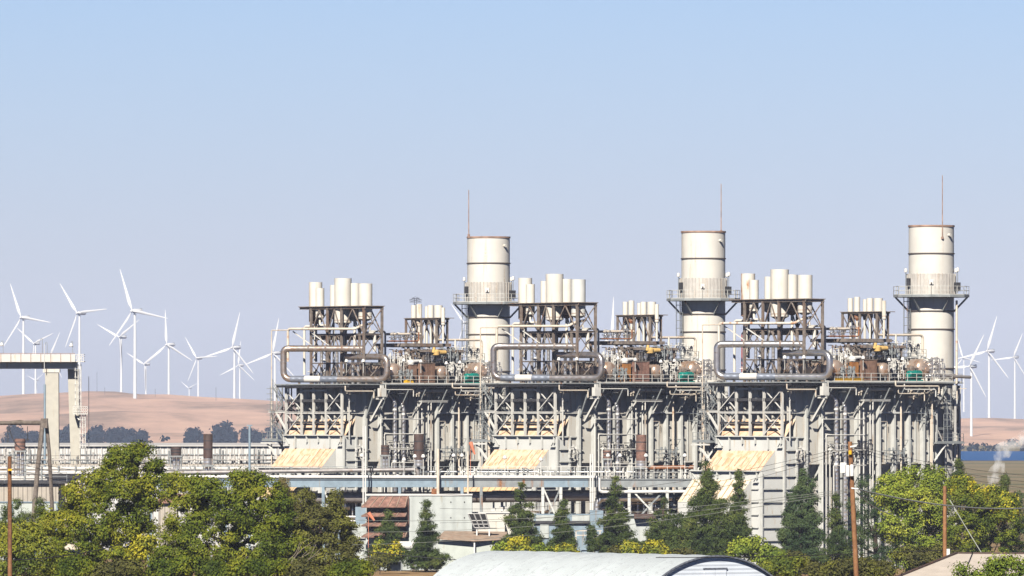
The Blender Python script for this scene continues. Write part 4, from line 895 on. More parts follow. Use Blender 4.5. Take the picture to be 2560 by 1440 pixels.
Y = 900; b = Thing('rust_roofed_hut', 'small hut with a rusty red pitched roof between the two big trees', 'hut', (wl(415, Y), Y, 0))
x0, x1 = wl(397, Y), wl(442, Y); b.part('wall', MB().box(x0, x1, Y, Y + 4, 0, wz(1258, Y)), M['beige'])
b.part('roof', MB().prism([(x0 - .3, Y - .5, wz(1258, Y)), (x1 + .3, Y - .5, wz(1258, Y)), (x1 + 1.0, Y + 2.2, wz(1236, Y)), (x0 + .4, Y + 2.2, wz(1236, Y))], (0, .05, .08)), M['louver'])
b.part('ridge_cap', MB().bar((x0 + .3, Y + 2.2, wz(1235, Y)), (x1 + 1.0, Y + 2.2, wz(1235, Y)), .3, .18), M['cream'])

# ---- white gantry crane
Y = 1085; gc = Thing('gantry_crane', 'white gantry crane with a long boxed beam over the yard', 'crane', (wl(150, Y), Y, 0))
x0, x1 = wl(-500, Y), wl(186, Y); za, zb_, zc = wz(886, Y), wz(905, Y), wz(922, Y)
gc.part('beam', MB().box(x0, x1, Y - .6, Y + .9, zc, zb_ - .002), M['crane'])
gc.part('walkway_panel', MB().box(x0, x1 + .2, Y - 1.9, Y - 1.82, zb_, za).box(x0, x1 + .2, Y - 1.82, Y + .9, zb_, zb_ + .1), M['crane'])
m = MB()
for k in range(40): x = x1 - 1.35 * k - .4; m.bar((x, Y - 1.95, zb_ - .1), (x, Y - 1.95, za + .1), .07)
m.bar((x0, Y - 1.9, za + .12), (x1 + .2, Y - 1.9, za + .12), .07)
gc.part('walkway_rail', m, M['rim'])
m = MB()
for k in range(14): x = x1 - 3.0 * k - 2; m.box(x - .05, x + .05, Y - .66, Y + .9, zc + .02, zb_ - .1)
gc.part('beam_rib', m, M['crane'])
def tapered(xa0, xa1, xb0, xb1, z0, z1, y0, y1):       # leg: top width xa, foot width xb
    return MB().prism([(xa0, y0, z1), (xa1, y0, z1), (xb1, y0, z0), (xb0, y0, z0)], (0, y1 - y0, 0))
gc.part('leg', tapered(wl(113, Y), wl(147, Y), wl(126, Y), wl(149, Y), 0, zc - .02, Y - .9, Y + .9), M['cranesteel'])
gc.part('leg', tapered(wl(168, Y), wl(196, Y), wl(184, Y), wl(204, Y), 0, zc - .02, Y + 1.0, Y + 2.4), M['cranesteel'])
gc.part('leg_collar', MB().box(wl(108, Y), wl(150, Y), Y - 1.0, Y + 1.0, zc - .5, zc - .03), M['crane'])
gc.part('end_frame', MB().box(wl(185, Y), wl(192, Y), Y - .6, Y + 2.4, zc + .05, zb_ - .01), M['crane'])
gc.part('end_platform', MB().box(wl(189, Y), wl(212, Y), Y - 1.6, Y + 1.2, zb_ + .0, zb_ + .12), M['crane'])
m = MB(); xa, xb = wl(189, Y), wl(211, Y)
for z in (zb_ + .4, zb_ + .75, za): m.bar((xa, Y - 1.6, z), (xb, Y - 1.6, z), .06); m.bar((xb, Y - 1.6, z), (xb, Y + 1.2, z), .06)
for k in range(5): x = xa + (xb - xa) * k / 4; m.bar((x, Y - 1.6, zb_), (x, Y - 1.6, za), .06); 
for k in range(3): x = xa + (xb - xa) * k / 4; m.bar((x, Y - 1.6, zb_ + .1), (x + (xb - xa) / 3, Y - 1.6, za), .05)
gc.part('platform_rail', m, M['scaffold'])
def lattice(xa, xb, y, z0, z1, m):
    for x in (xa, xb, (xa + xb) / 2):
        for yy in (y, y + .7): m.bar((x, yy, z0), (x, yy, z1), .075)
    z = z0
    while z < z1 - .5:
        m.bar((xa, y, z), (xb, y, z), .07)
        for j in range(3): m.bar(((xa + xb) / 2, y, z + .3 * j), (xb, y, z + .3 * j), .045)
        m.tube([(xa, y, z), (xa - .1, y - .5, z), (xb + .1, y - .5, z), (xb, y, z)], .04, 4)
        z += .95
    return m
zp0, zp1 = wz(1036, Y), wz(1016, Y)
gc.part('ladder', lattice(wl(189, Y), wl(203, Y), Y - .9, zp1 - .8, zc + .6, MB()), M['scaffold'])
gc.part('ladder', lattice(wl(201, Y), wl(214, Y), Y - .9, wz(1120, Y), zp0, MB()), M['scaffold'])
m = MB().box(wl(184, Y), wl(220, Y), Y - 1.3, Y + .6, zp0, zp0 + .12)
for z in (zp0 + .4, zp0 + .8, zp1): m.bar((wl(184, Y), Y - 1.3, z), (wl(220, Y), Y - 1.3, z), .06); m.bar((wl(220, Y), Y - 1.3, z), (wl(220, Y), Y + .6, z), .06)
for k in range(8): x = wl(184 + 36 * k / 7, Y); m.bar((x, Y - 1.3, zp0), (x, Y - 1.3, zp1), .06)
m.bar((wl(188, Y), Y - .6, zp0), (wl(199, Y), Y - .6, wz(1050, Y)), .16)
gc.part('rest_platform', m, M['scaffold'])
for px, top in ((3, 858), (177, 860), (101, 852), (113, 862)):
    gc.part('lamp_post', MB().tube(bend([(wl(px + 4, Y), Y + .8, za), (wl(px + 4, Y), Y + .8, wz(top - 6, Y)), (wl(px, Y), Y + .8, wz(top - 6, Y)), (wl(px, Y), Y + .8, wz(top, Y))], .12, 3), .035, 5), M['grey'])
    if px in (3, 177): gc.part('lamp_head', MB().lathe((wl(px, Y), Y + .8, wz(top + 3, Y)), [(0, .3), (.12, .26), (.3, -.1), (.25, -.2), (0, -.2)], 10), M['white'])
gc.part('whip_aerial', MB().cyl((wl(113, Y), Y - 2, zc), (wl(113, Y), Y - 2, wz(860, Y)), .05, .03, 5), M['white'])
mast(112, 961, 1240, 1070, 6.5, 'blue', 'pale blue slotted steel column just in front of the crane leg')
mast(222, 941, 1120, 1088, 1.6, 'grey', 'hair thin lamp post beside the crane ladder platform')

# ---- old timber frame
Y = 800; tf = Thing('timber_frame', 'weathered grey timber frame with two spread legs and a level log', 'timber frame', (wl(105, Y), Y, ground_z(0, Y)))
tf.part('log', MB().tube([(wl(-500, Y), Y, wz(1058, Y)), (wl(20, Y), Y, wz(1057.5, Y)), (wl(52, Y), Y, wz(1056, Y)), (wl(60, Y), Y, wz(1057, Y)), (wl(116, Y), Y, wz(1057, Y))], [.2, .21, .27, .23, .23], 10), M['oldwood'])
tf.part('leg', MB().tube([(wl(108, Y), Y, wz(1047, Y)), (wl(96, Y), Y - .6, wz(1160, Y)), (wl(72, Y), Y - 2.5, ground_z(0, Y))], [.24, .24, .28], 10), M['oldwood'])
tf.part('leg', MB().tube([(wl(114, Y), Y + .5, wz(1047, Y)), (wl(122, Y), Y + .7, wz(1130, Y)), (wl(138, Y), Y + 2.2, ground_z(0, Y))], [.2, .19, .24], 10), M['oldwood'])
tf.part('head_plate', MB().box(wl(105, Y), wl(119, Y), Y - .3, Y + .8, wz(1070, Y), wz(1046, Y)), M['oldwood'])
for px, l in ((20, 1106), (69, 1102)): tf.part('insulator', MB().cyl((wl(px, Y), Y - .2, wz(1066, Y)), (wl(px, Y), Y - .2, wz(l, Y)), .045, seg=6).bar((wl(px - 4, Y), Y - .2, wz(l - 3, Y)), (wl(px + 4, Y), Y - .2, wz(l - 3, Y)), .1), M['dark'])
tf.part('slack_cable', MB().tube(bend([(wl(22, Y), Y - .1, wz(1066, Y)), (wl(32, Y), Y - .1, wz(1100, Y)), (wl(50, Y), Y - .1, wz(1122, Y)), (wl(66, Y), Y - .1, wz(1125, Y))], .8, 5), .06, 6), M['dark'])

# ---- building with rusty louvres, sheds and enclosures in the yard
Y = 935; lb = Thing('louver_house', 'pale grey green block with four tiers of rusty louvre hoods', 'building', (wl(1090, Y), Y, 0))
xl, xm, xr = wl(908, Y), wl(1019, Y), wl(1180, Y); z1 = wz(1239, Y)
lb.part('wall', MB().box(xl + .3, xr, Y, Y + 9, 0, z1), M['greywall']); lb.part('roof_edge', MB().box(xl + .2, xr + .05, Y - .12, Y + 9.1, z1 + .003, z1 + .14), M['white'])
lb.part('dark_opening', MB().box(xl + .4, xm - .1, Y - .25, Y - .004, wz(1345, Y), z1 - .1), M['dark'])
for k, (a, b_) in enumerate(((1241, 1267), (1276, 1290), (1302, 1314), (1326, 1342))):
    za, zb_ = wz(a, Y), wz(b_, Y); m = MB().prism([(xl + 1.0, Y - .3, za), (xm, Y - .3, za), (xm - .25, Y - 1.7, zb_), (xl - .2, Y - 1.7, zb_)], (0, .03, -.09))
    m.prism([(xm, Y - .3, za), (xm - .25, Y - 1.7, zb_), (xm, Y - .3, zb_)], (.06, 0, 0)); lb.part('louver_hood', m, M['louver'])
    m = MB()
    for j in range(6): f = j / 5; p = Vector((xl + 1.0 + (xm - xl - 1.0) * f, Y - .34, za + .03)); q = Vector((xl - .2 + (xm - xl - .05) * f, Y - 1.72, zb_ + .03)); m.bar(p, q, .06, .1)
    lb.part('hood_rib', m, M['tanroof'])
lb.part('end_cheek', MB().box(xm + .003, xm + .12, Y - .5, Y - .004, wz(1310, Y), z1 - .05), M['louver'])
m = MB()
for px in (1127, 1161):
    for py in (1255, 1294): m.box(wl(px, Y) - .06, wl(px, Y) + .06, Y - .08, Y - .004, wz(py, Y) - .06, wz(py, Y) + .06)
lb.part('wall_bolt', m, M['dark'])
lb.part('parapet_lamp', MB().box(wl(1085, Y) - .3, wl(1085, Y) + .3, Y + .3, Y + .8, z1 + .16, z1 + .8), M['rusty'])
Y = 925; b = Thing('lean_to', 'low shed with a tan roof and pale walls below the grey green block', 'shed', (wl(1190, Y), Y, 0))
b.part('wall', MB().box(wl(1095, Y), wl(1262, Y), Y, Y + 7, 0, wz(1352, Y)), M['palewall'])
b.part('roof', MB().prism([(wl(1090, Y), Y - .7, wz(1348, Y)), (wl(1186, Y), Y - .9, wz(1353, Y)), (wl(1268, Y), Y - .3, wz(1349, Y)), (wl(1268, Y), Y + 7, wz(1334, Y)), (wl(1110, Y), Y + 7, wz(1332, Y))], (0, 0, .12)), M['tanroof'])
b.part('corner_post', MB().bar((wl(1186, Y), Y - .6, 0), (wl(1186, Y), Y - .6, wz(1354, Y)), .16), M['white'])
Y = 940; b = Thing('beige_enclosure', 'beige flat walled enclosure behind the tilted frame panel', 'building', (wl(1250, Y), Y, 0))
b.part('wall', MB().box(wl(1181, Y), wl(1290, Y), Y, Y + 5, 0, wz(1283, Y)), M['casing']); b.part('lower_wall', MB().box(wl(1108, Y), wl(1262, Y), Y - 2, Y - .01, 0, wz(1304, Y)), M['casing']); b.part('cap', MB().box(wl(1179, Y), wl(1292, Y), Y - .15, Y + 5.1, wz(1283, Y) + .003, wz(1281, Y)), M['white'])
Y = 928; b = Thing('tilted_panel', 'tilted grey three bay frame panel on two white posts', 'panel', (wl(1205, Y), Y, 0))
A = [Vector((wl(1170, Y), Y - .8, wz(1284, Y))), Vector((wl(1214, Y), Y - .8, wz(1284, Y))), Vector((wl(1224, Y), Y, wz(1319, Y))), Vector((wl(1186, Y), Y, wz(1319, Y)))]
b.part('sheet', MB().prism(A, (0, .06, 0)), M['dark']); m = MB()
for f in (0, .33, .66, 1): m.bar(A[0].lerp(A[1], f) - Vector((0, .05, 0)), A[3].lerp(A[2], f) - Vector((0, .05, 0)), .1)
for f in (0, .5, .75, 1): m.bar(A[0].lerp(A[3], f) - Vector((0, .04, 0)), A[1].lerp(A[2], f) - Vector((0, .04, 0)), .06)
b.part('frame', m, M['white']); b.part('bench', MB().box(wl(1184, Y), wl(1242, Y), Y - .1, Y + 1, wz(1322, Y), wz(1320, Y)), M['dark'])
for px in (1192, 1223): b.part('post', MB().bar((wl(px, Y), Y, 0), (wl(px, Y), Y, wz(1322, Y)), .16), M['white'])
Y = 950; b = Thing('grey_enclosure', 'long blue grey machine enclosure behind the row of small pines', 'machine housing', (wl(1430, Y), Y, 0))
b.part('body', MB().box(wl(1335, Y), wl(1508, Y), Y, Y + 7, 0, wz(1286, Y)), M['blue']); b.part('upper_box', MB().box(wl(1475, Y), wl(1508, Y), Y - .5, Y + 4, wz(1370, Y), wz(1276, Y)), M['blue'])
b.part('panel', MB().box(wl(1340, Y), wl(1390, Y), Y - .2, Y - .004, wz(1305, Y), wz(1288, Y)), M['greywall']); b.part('panel', MB().box(wl(1430, Y), wl(1474, Y), Y - .2, Y - .004, wz(1302, Y), wz(1288, Y)), M['greywall'])
b.part('panel', MB().box(wl(1350, Y), wl(1372, Y), Y - .2, Y - .004, wz(1345, Y), wz(1310, Y)), M['greywall'])
b.part('louver', MB().box(wl(1330, Y), wl(1474, Y), Y - .35, Y - .206, wz(1309, Y), wz(1302, Y)), M['dark'])
m = MB(); Yf = Y - 3
for x in (1440, 1484, 1500): m.bar((wl(x, Yf), Yf, 0), (wl(x, Yf), Yf, wz(1327, Yf)), .09)
for y in (1327, 1338): m.bar((wl(1440, Yf), Yf, wz(y, Yf)), (wl(1504, Yf), Yf, wz(y, Yf)), .09)
b.part('guard_rail', m, M['cream'])
Y = 955; b = Thing('switch_house', 'low grey green switch house behind the broad dark pine', 'building', (wl(1600, Y), Y, 0))
b.part('wall', MB().box(wl(1512, Y), wl(1690, Y), Y, Y + 6, 0, wz(1290, Y)), M['greywall']); b.part('roof', MB().box(wl(1508, Y), wl(1694, Y), Y - .4, Y + 6.4, wz(1290, Y) + .003, wz(1286, Y)), M['grey']); b.part('canopy', MB().box(wl(1585, Y), wl(1640, Y), Y - 1.2, Y - .004, wz(1296, Y), wz(1284, Y)), M['blackbrown'])
Y = 935; b = Thing('side_cabin', 'blue grey stacked machine boxes beside the rusty louvre hoods', 'machine housing', (wl(893, Y), Y, 0))
b.part('body', MB().box(wl(880, Y), wl(918, Y), Y + .5, Y + 6, 0, wz(1310, Y)), M['greywall']); b.part('upper_box', MB().box(wl(888, Y), wl(916, Y), Y + .6, Y + 5, wz(1310, Y) + .003, wz(1268, Y)), M['blue']); b.part('band', MB().box(wl(882, Y), wl(916, Y), Y + .2, Y + .49, wz(1346, Y), wz(1340, Y)), M['white'])
Y = 930; t = Thing('white_tank', 'white horizontal tank half hidden between two small pines', 'tank', (wl(1015, Y), Y, 0))
t.part('shell', MB().lathe((wl(990, Y), Y, wz(1364, Y)), [(0, 0), (.35, .08), (.5, .35), (.5, 2.4), (.35, 2.7), (0, 2.8)], 20, (1, 0, 0)), M['white']); t.part('saddle', MB().box(wl(1000, Y), wl(1006, Y), Y - .4, Y + .4, 0, wz(1370, Y)), M['grey']); t.part('saddle', MB().box(wl(1030, Y), wl(1036, Y), Y - .4, Y + .4, 0, wz(1370, Y)), M['grey'])
Y = 905; b = Thing('concrete_wall', 'short pale concrete wall at the dirt edge below the louvres', 'wall', (wl(960, Y), Y, 0))
b.part('panel', MB().box(wl(967, Y), wl(1002, Y), Y, Y + .25, 0, wz(1408, Y)), M['greywall']); b.part('coping', MB().box(wl(966, Y), wl(1003, Y), Y - .05, Y + .3, wz(1408, Y) + .003, wz(1405, Y)), M['white'])
# ---- arched hut and flat roof close to the eye
hx = Frame((wl(1790, 560), 560), R(37)); zr = wz(1389, 560); gz = ground_z(0, 560); RAD = 9.2; hwid = 6.4
zc = zr - RAD
hu = Thing('arched_hut', 'broad white arched hut with clapboard siding on its end wall', 'hut', (0, 10, gz), hx)
amax = math.asin(hwid / RAD); arc = [(-RAD * math.sin(amax * k / 20), zc + RAD * math.cos(amax * k / 20)) for k in range(-20, 21)]
arc.reverse()
m = MB(); n = 41; LEN = 26
vs = [(a, y, z) for y in (0, LEN) for a, z in arc]; vs2 = [(a * 1.008, y, z - .12) for y in (0, LEN) for a, z in arc]
m.add(vs + vs2, [(i, i + 1, n + i + 1, n + i) for i in range(n - 1)], True); hu.part('roof', m, M['hut'])
for k in range(1, 10):                                 # overlaps of the roof sheets
    y = k * 2.5; m = MB(); m.add([(a * q, y + d, zc + (z - zc) * q) for q, d in ((1.0006, 0), (1.004, .01), (1.004, .09), (1.0006, .1)) for a, z in arc], [(r_ * n + i, r_ * n + i + 1, r_ * n + n + i + 1, r_ * n + n + i) for r_ in range(3) for i in range(n - 1)])
    hu.part('sheet_lap', m, M['hut'])
m = MB().add([(a * .995, .15, z - .03) for a, z in arc] + [(arc[-1][0] * .995, .15, gz - 1), (arc[0][0] * .995, .15, gz - 1)], [tuple(range(n + 2))]); hu.part('end_wall', m, M['hutend'])
m = MB().add([(a * .995, LEN - .1, z - .03) for a, z in arc] + [(arc[-1][0] * .995, LEN - .1, gz - 1), (arc[0][0] * .995, LEN - .1, gz - 1)], [tuple(range(n + 2))]); hu.part('end_wall', m, M['hutend'])
m = MB().box(-hwid * .99, -hwid * .97, .2, LEN - .2, gz - 1, arc[-1][1]).box(hwid * .97, hwid * .99, .2, LEN - .2, gz - 1, arc[0][1]); hu.part('side_wall', m, M['hutend'])
m = MB()
for (a, z), (c, w) in zip(arc, arc[1:]): m.add([(a, -.12, z + .03), (c, -.12, w + .03), (c * .995, -.12, w - .07), (a * .995, -.12, z - .07), (a, -.02, z + .03), (c, -.02, w + .03), (c * .995, -.02, w - .07), (a * .995, -.02, z - .07)], [(0, 1, 2, 3), (7, 6, 5, 4), (0, 4, 5, 1), (3, 2, 6, 7)])
hu.part('roof_edge', m, M['slate'])
for a in (-.5, .5): hu.part('shutter', MB().box(a - .48, a + .48, .06, .148, zr - 2.6, zr - .95), M['hutend'])
hu.part('lintel', MB().box(-1.05, 1.05, .02, .148, zr - .94, zr - .85), M['slate'])
hu.part('vent_cap', MB().box(.75, 1.0, -.1, .148, zr - 1.75, zr - 1.6).box(1.3, 1.5, -.1, .148, zr - 1.75, zr - 1.62).box(-.9, -.3, -.08, .148, zr - 1.85, zr - 1.7), M['dark'])
Y = 470; zf = wz(1392, Y); fl = Thing('flat_roofed_house', 'house with a low beige roof, its eave half hidden by shrubs', 'house', (wl(2480, Y), Y, ground_z(0, Y)))
pts = [(wl(2400, Y), Y + 3.5, zf), (wl(2700, Y), Y + 3.5, zf - .05), (wl(2760, Y), Y - 4, zf - 1.5), (wl(2210, Y), Y - 4, zf - 1.5)]
fl.part('roof', MB().prism(pts, (0, 0, .14)), M['roofbeige']); m = MB().bar(Vector(pts[0]) + Vector((0, 0, .16)), Vector(pts[1]) + Vector((0, 0, .16)), .2, .12).bar(Vector(pts[0]) + Vector((0, 0, .16)), Vector(pts[3]) + Vector((0, 0, .16)), .2, .12)
fl.part('roof_edge', m, M['blackbrown']); fl.part('wall', MB().box(wl(2240, Y), wl(2720, Y), Y - 3.5, Y + 3, ground_z(0, Y) - 1, zf - 1.55), M['beige'])

# ---- utility poles and wires
def wood_pole(px0, px1, y0, Y, w, label):
    gz = ground_z(0, Y) - .3; x0 = wl(px0, Y); z0 = wz(y0, Y); yb = HY + (CAMZ - gz) * F / Y; slope = (px1 - px0) / (1440 - y0); x1 = wl(px0 + slope * (yb - y0), Y); r = w / 2 * Y / F
    t = Thing('utility_pole', label, 'utility pole', (x1, Y, gz)); t.part('pole', MB().cyl((x1, Y, gz), (x0, Y, z0), r * 1.15, r * .88, 12), M['timber']); return t, x0, z0, r
t, x, z, r = wood_pole(2125, 2141, 1104, 420, 12.5, 'brown timber pole carrying two white transformer cans')
Y = 420
for dx, py0, py1 in ((-5, 1165, 1191), (5, 1163, 1190)):
    xx = wl(2124 + dx, Y); t.part('transformer_can', MB().lathe((xx, Y - .3, 0), [(0, wz(py0 - 2, Y)), (.07, wz(py0 - 2, Y)), (.1, wz(py0, Y)), (.1, wz(py1, Y)), (0, wz(py1, Y))], 16), M['white'])
    t.part('bushing', MB().cyl((xx, Y - .3, wz(py0, Y)), (xx, Y - .3, wz(py0 - 7, Y)), .03, seg=6), M['dark'])
t.part('meter_box', MB().box(wl(2100, Y), wl(2113, Y), Y - .2, Y + .1, wz(1182, Y), wz(1156, Y)), M['white'])
t.part('orange_tag', MB().box(wl(2121, Y), wl(2128, Y), Y - .32, Y - .2, wz(1136, Y), wz(1126, Y)), M['yellow'])
t.part('insulator_arm', MB().bar((wl(2125, Y), Y - .1, wz(1117, Y)), (wl(2141, Y), Y - .1, wz(1114, Y)), .08).bar((wl(2128, Y), Y - .1, wz(1220, Y)), (wl(2146, Y), Y - .1, wz(1222, Y)), .07), M['white'])
wood_pole(2362, 2362, 1215, 560, 10.5, 'plain brown timber pole in front of the yellowing tree')[0].part('meter_box', MB().box(wl(2366, 560), wl(2374, 560), 559.7, 559.95, wz(1398, 560), wz(1372, 560)), M['white'])
t, x, z, r = wood_pole(24, 25, 1141, 480, 11, 'reddish timber pole with a short crossarm and an orange tag')
t.part('crossarm', MB().bar((wl(-14, 480), 480, wz(1174, 480)), (wl(50, 480), 480, wz(1174, 480)), .12), M['oldwood']); t.part('orange_tag', MB().box(wl(21, 480), wl(31, 480), 479.6, 479.8, wz(1177, 480), wz(1172, 480)), M['yellow'])
t.part('insulator', MB().lathe((wl(24, 480), 480, wz(1141, 480)), [(.05, 0), (.1, .06), (.05, .18), (.09, .24), (0, .3)], 8), M['grey'])
def wire(a, b, sag, r, m, label, grp):
    a = W(*a); b = W(*b); pts = [a.lerp(b, k / 16) - Vector((0, 0, sag * 4 * (k / 16) * (1 - k / 16))) for k in range(17)]
    solo('overhead_wire', MB().tube(pts, r, 5), M[m], label, 'wire', a, WORLD, grp)
g = 'thin wires from the transformer pole over the boilers'
for dy, r2 in ((0, .01), (6, .01), (12, .01)):
    wire((2132, 1112 + dy, 420), (1100, 1235 + dy * 6, 520), 1.0, r2, 'blackwire', 'thin dark wire from the transformer pole across the plant', g)
    wire((2132, 1112 + dy, 420), (2900, 1185 + dy * 4, 480), .8, r2, 'blackwire', 'thin dark wire running from the transformer pole towards the water', 'thin wires from the transformer pole towards the water')
wire((2140, 1222, 420), (2620, 1266, 520), .5, .045, 'wire', 'thick pale cable sagging across the yellowing tree', None)
wire((2140, 1230, 420), (2230, 1286, 470), .2, .03, 'wire', 'short pale cable dropping behind the dark pine', None)
wire((2375, 1250, 560), (2455, 1384, 552), .05, .03, 'wire', 'slanted guy wire from the plain timber pole', None)
for dy in (0, 30, 62): wire((2130, 1222 + dy * .1, 420), (880, 1300 + dy, 560), .6, .014, 'wire', 'pale wire stretched in front of the small pines', 'pale wires in front of the pines')
wire((860, 1371, 640), (1400, 1408, 640), .3, .03, 'blackwire', 'dark cable running low behind the arched hut', None)
wire((1640, 1394, 520), (2700, 1352, 600), .3, .025, 'blackwire', 'dark cable passing the transformer pole low down', None)
for dy in (0, 10, 24): wire((25, 1143 + dy, 480), (420, 1176 + dy * 2, 700), .6, .014, 'blackwire', 'thin dark wire from the reddish pole towards the big tree', 'thin wires from the reddish pole')
wire((-40, 1400, 470), (330, 1352, 560), .4, .03, 'blackwire', 'dark cable dipping in front of the yellow bush', None)
# ================================================================== trees and shrubs
def leaf_mesh(name, lobes, n, size, aspect, seed, mats, up=.35, clump=45, spread=.40, radial=0.0, shell=.45):
    """n small leaf faces in clumps spread through the shells of the lobes (cx, cy, cz, rx, ry, rz)"""
    g = np.random.default_rng(seed); L = np.array(lobes, float)
    wgt = (L[:, 3] * L[:, 4] + L[:, 3] * L[:, 5] + L[:, 4] * L[:, 5]); wgt /= wgt.sum()
    nc = max(1, n // clump); li = g.choice(len(L), nc, p=wgt)
    d = g.normal(size=(nc, 3)); d /= np.linalg.norm(d, axis=1)[:, None]
    rad = 1 - shell * g.random(nc) ** 1.5
    cc = L[li, :3] + d * rad[:, None] * L[li, 3:]
    ci = np.repeat(np.arange(nc), clump); N = len(ci)
    off = g.normal(size=(N, 3)); off *= (spread * 1.5 * (.55 + .9 * g.random(nc)[ci]) * g.random(N) ** .4 / (np.linalg.norm(off, axis=1) + 1e-6))[:, None]; off[:, 2] *= .75
    c = cc[ci] + off
    nr = d[ci] * .35 + off / (np.linalg.norm(off, axis=1)[:, None] + 1e-6) * .9 + g.normal(size=(N, 3)) * .42; nr[:, 2] += up; nr /= np.linalg.norm(nr, axis=1)[:, None]
    t = g.normal(size=(N, 3))
    if radial: t = t * (1 - radial) + off / (np.linalg.norm(off, axis=1)[:, None] + 1e-6) * radial * 1.5
    t -= nr * (t * nr).sum(1)[:, None]; t /= np.linalg.norm(t, axis=1)[:, None] + 1e-9
    b = np.cross(nr, t); s = size * (.6 + .8 * g.random(N))[:, None]
    v = np.stack([c - t * s * .5, c + b * s * aspect * .5 - t * s * .05, c + t * s * .5, c - b * s * aspect * .5 - t * s * .05], 1).reshape(-1, 3)
    me = bpy.data.meshes.new(name); me.vertices.add(4 * N); me.loops.add(4 * N); me.polygons.add(N)
    me.vertices.foreach_set('co', v.astype(np.float32).ravel()); me.loops.foreach_set('vertex_index', np.arange(4 * N, dtype=np.int32))
    me.polygons.foreach_set('loop_start', np.arange(0, 4 * N, 4, dtype=np.int32)); me.polygons.foreach_set('loop_total', np.full(N, 4, np.int32))
    me.update(); me.validate(); me.materials.append(mats); return me
LM = dict(
    olive=leafmat('olive_leaf', [(0.046, 0.075, 0.011), (0.116, 0.157, 0.016), (0.222, 0.246, 0.020), (0.351, 0.328, 0.028)]),
    oak=leafmat('oak_leaf', [(0.041, 0.067, 0.011), (0.102, 0.141, 0.015), (0.190, 0.221, 0.020), (0.284, 0.281, 0.028)]),
    dull=leafmat('dull_leaf', [(0.063, 0.068, 0.022), (0.127, 0.120, 0.036), (0.164, 0.174, 0.031), (0.253, 0.240, 0.040)]),
    bright=leafmat('bright_leaf', [(0.089, 0.136, 0.024), (0.215, 0.285, 0.034), (0.364, 0.421, 0.047), (0.503, 0.489, 0.067)]),
    goldgreen=leafmat('gold_green_leaf', [(0.055, 0.087, 0.020), (0.156, 0.193, 0.030), (0.297, 0.308, 0.035), (0.407, 0.369, 0.040)]),
    yellow=leafmat('yellow_leaf', [(0.108, 0.150, 0.027), (0.302, 0.310, 0.034), (0.540, 0.459, 0.027), (0.640, 0.528, 0.041)]),
    autumn=leafmat('autumn_leaf', [(0.113, 0.162, 0.029), (0.282, 0.340, 0.041), (0.649, 0.545, 0.032), (0.836, 0.619, 0.032)]),
    pine=leafmat('pine_needle', [(0.032, 0.052, 0.018), (0.065, 0.096, 0.027), (0.106, 0.144, 0.033), (0.171, 0.181, 0.045)], .15),
    bluepine=leafmat('blue_pine_needle', [(0.030, 0.058, 0.026), (0.057, 0.094, 0.039), (0.091, 0.136, 0.050), (0.137, 0.178, 0.058)], .15),
    brownpine=leafmat('brown_pine_needle', [(0.121, 0.081, 0.041), (0.203, 0.135, 0.068), (0.176, 0.162, 0.054), (0.270, 0.203, 0.095)], .15),
    far=leafmat('far_leaf_haze_blue', [(0.006, 0.015, 0.030), (0.010, 0.021, 0.035), (0.015, 0.030, 0.042)]),  # blue of the distant haze is put into the leaf colour
)
def trunk_mesh(H, r, lobes, seed, lean=0.0, nl=6):
    g = random.Random(seed); m = MB(); p = [Vector((lean * (k / 6) ** 1.5 * H + g.uniform(-.05, .05) * r * 8 * (k > 0), g.uniform(-.1, .1) * (k > 0), H * k / 6)) for k in range(7)]
    m.tube(p, [r * (1.25 - .95 * k / 6) for k in range(7)], 8)
    for L in sorted(lobes, key=lambda l: -l[3])[:nl]:
        c = Vector(L[:3]); a = p[min(5, max(1, int(c.z / H * 6) - 1))]; mid = a.lerp(c, .5) + Vector((0, 0, -.3))
        m.tube([a, mid, c, c.lerp(c + (c - mid), .3)], [r * .45, r * .32, r * .18, r * .05], 6)
    return m
def plant(kind, label, cat, px, Y, lobes_px, lm, n, size, seed, trunk=(.3, None), group=None, aspect=.6, base=None, lean=0.0, top=None, **kw):
    """lobes_px: (px, py, half width, half height [, depth offset, half depth]) in photo pixels, turned into metres at distance Y"""
    gz = ground_z(0, Y) if base is None else base; x0 = wl(px, Y); k = Y / F; L = []
    for l in lobes_px:
        a, b, c, d = l[:4]; L.append(((a - px) * k, l[4] if len(l) > 4 else 0, wz(b, Y) - gz, c * k, l[5] if len(l) > 5 else (c + d) * .5 * k, d * k))
    t = Thing(kind, label, cat, (x0, Y, gz), WORLD, group)
    t.part('crown', leaf_mesh('crown', L, n, size, aspect, seed, LM[lm], **kw), LM[lm])
    if top:                                            # leaves already turned, on the named lobes
        T = [L[i] for i in top[1]]; t.part('crown', leaf_mesh('crown', T, top[2], size, aspect, seed + 7, LM[top[0]], **kw), LM[top[0]], label='yellowing upper leaves')
    H = max(l[2] for l in L); me = trunk_mesh(H, trunk[0], L, seed, lean, trunk[1] or 6).mesh('trunk')
    t.part('trunk', me, M['bark']); return t
def blob(px, top, bot, hw, seed, nb=9, flat=.8):       # uneven broadleaf crown from a handful of lobes
    g = random.Random(seed); out = []
    for k in range(nb):
        f = (k + .5) / nb; y = top + (bot - top) * f; w = hw * math.sin(math.pi * min(.93, .14 + .8 * f)) ** .8; r = hw * g.uniform(.26, .42)
        out.append((px + g.uniform(-1, 1) * max(0, w - r * .8), y + r * .4, r, r * flat * g.uniform(.7, 1.05), g.uniform(-1, 1) * hw * .02, None)[:5])
    return [o + (o[2] * .03 * 1.0 + 1.6,) for o in out]

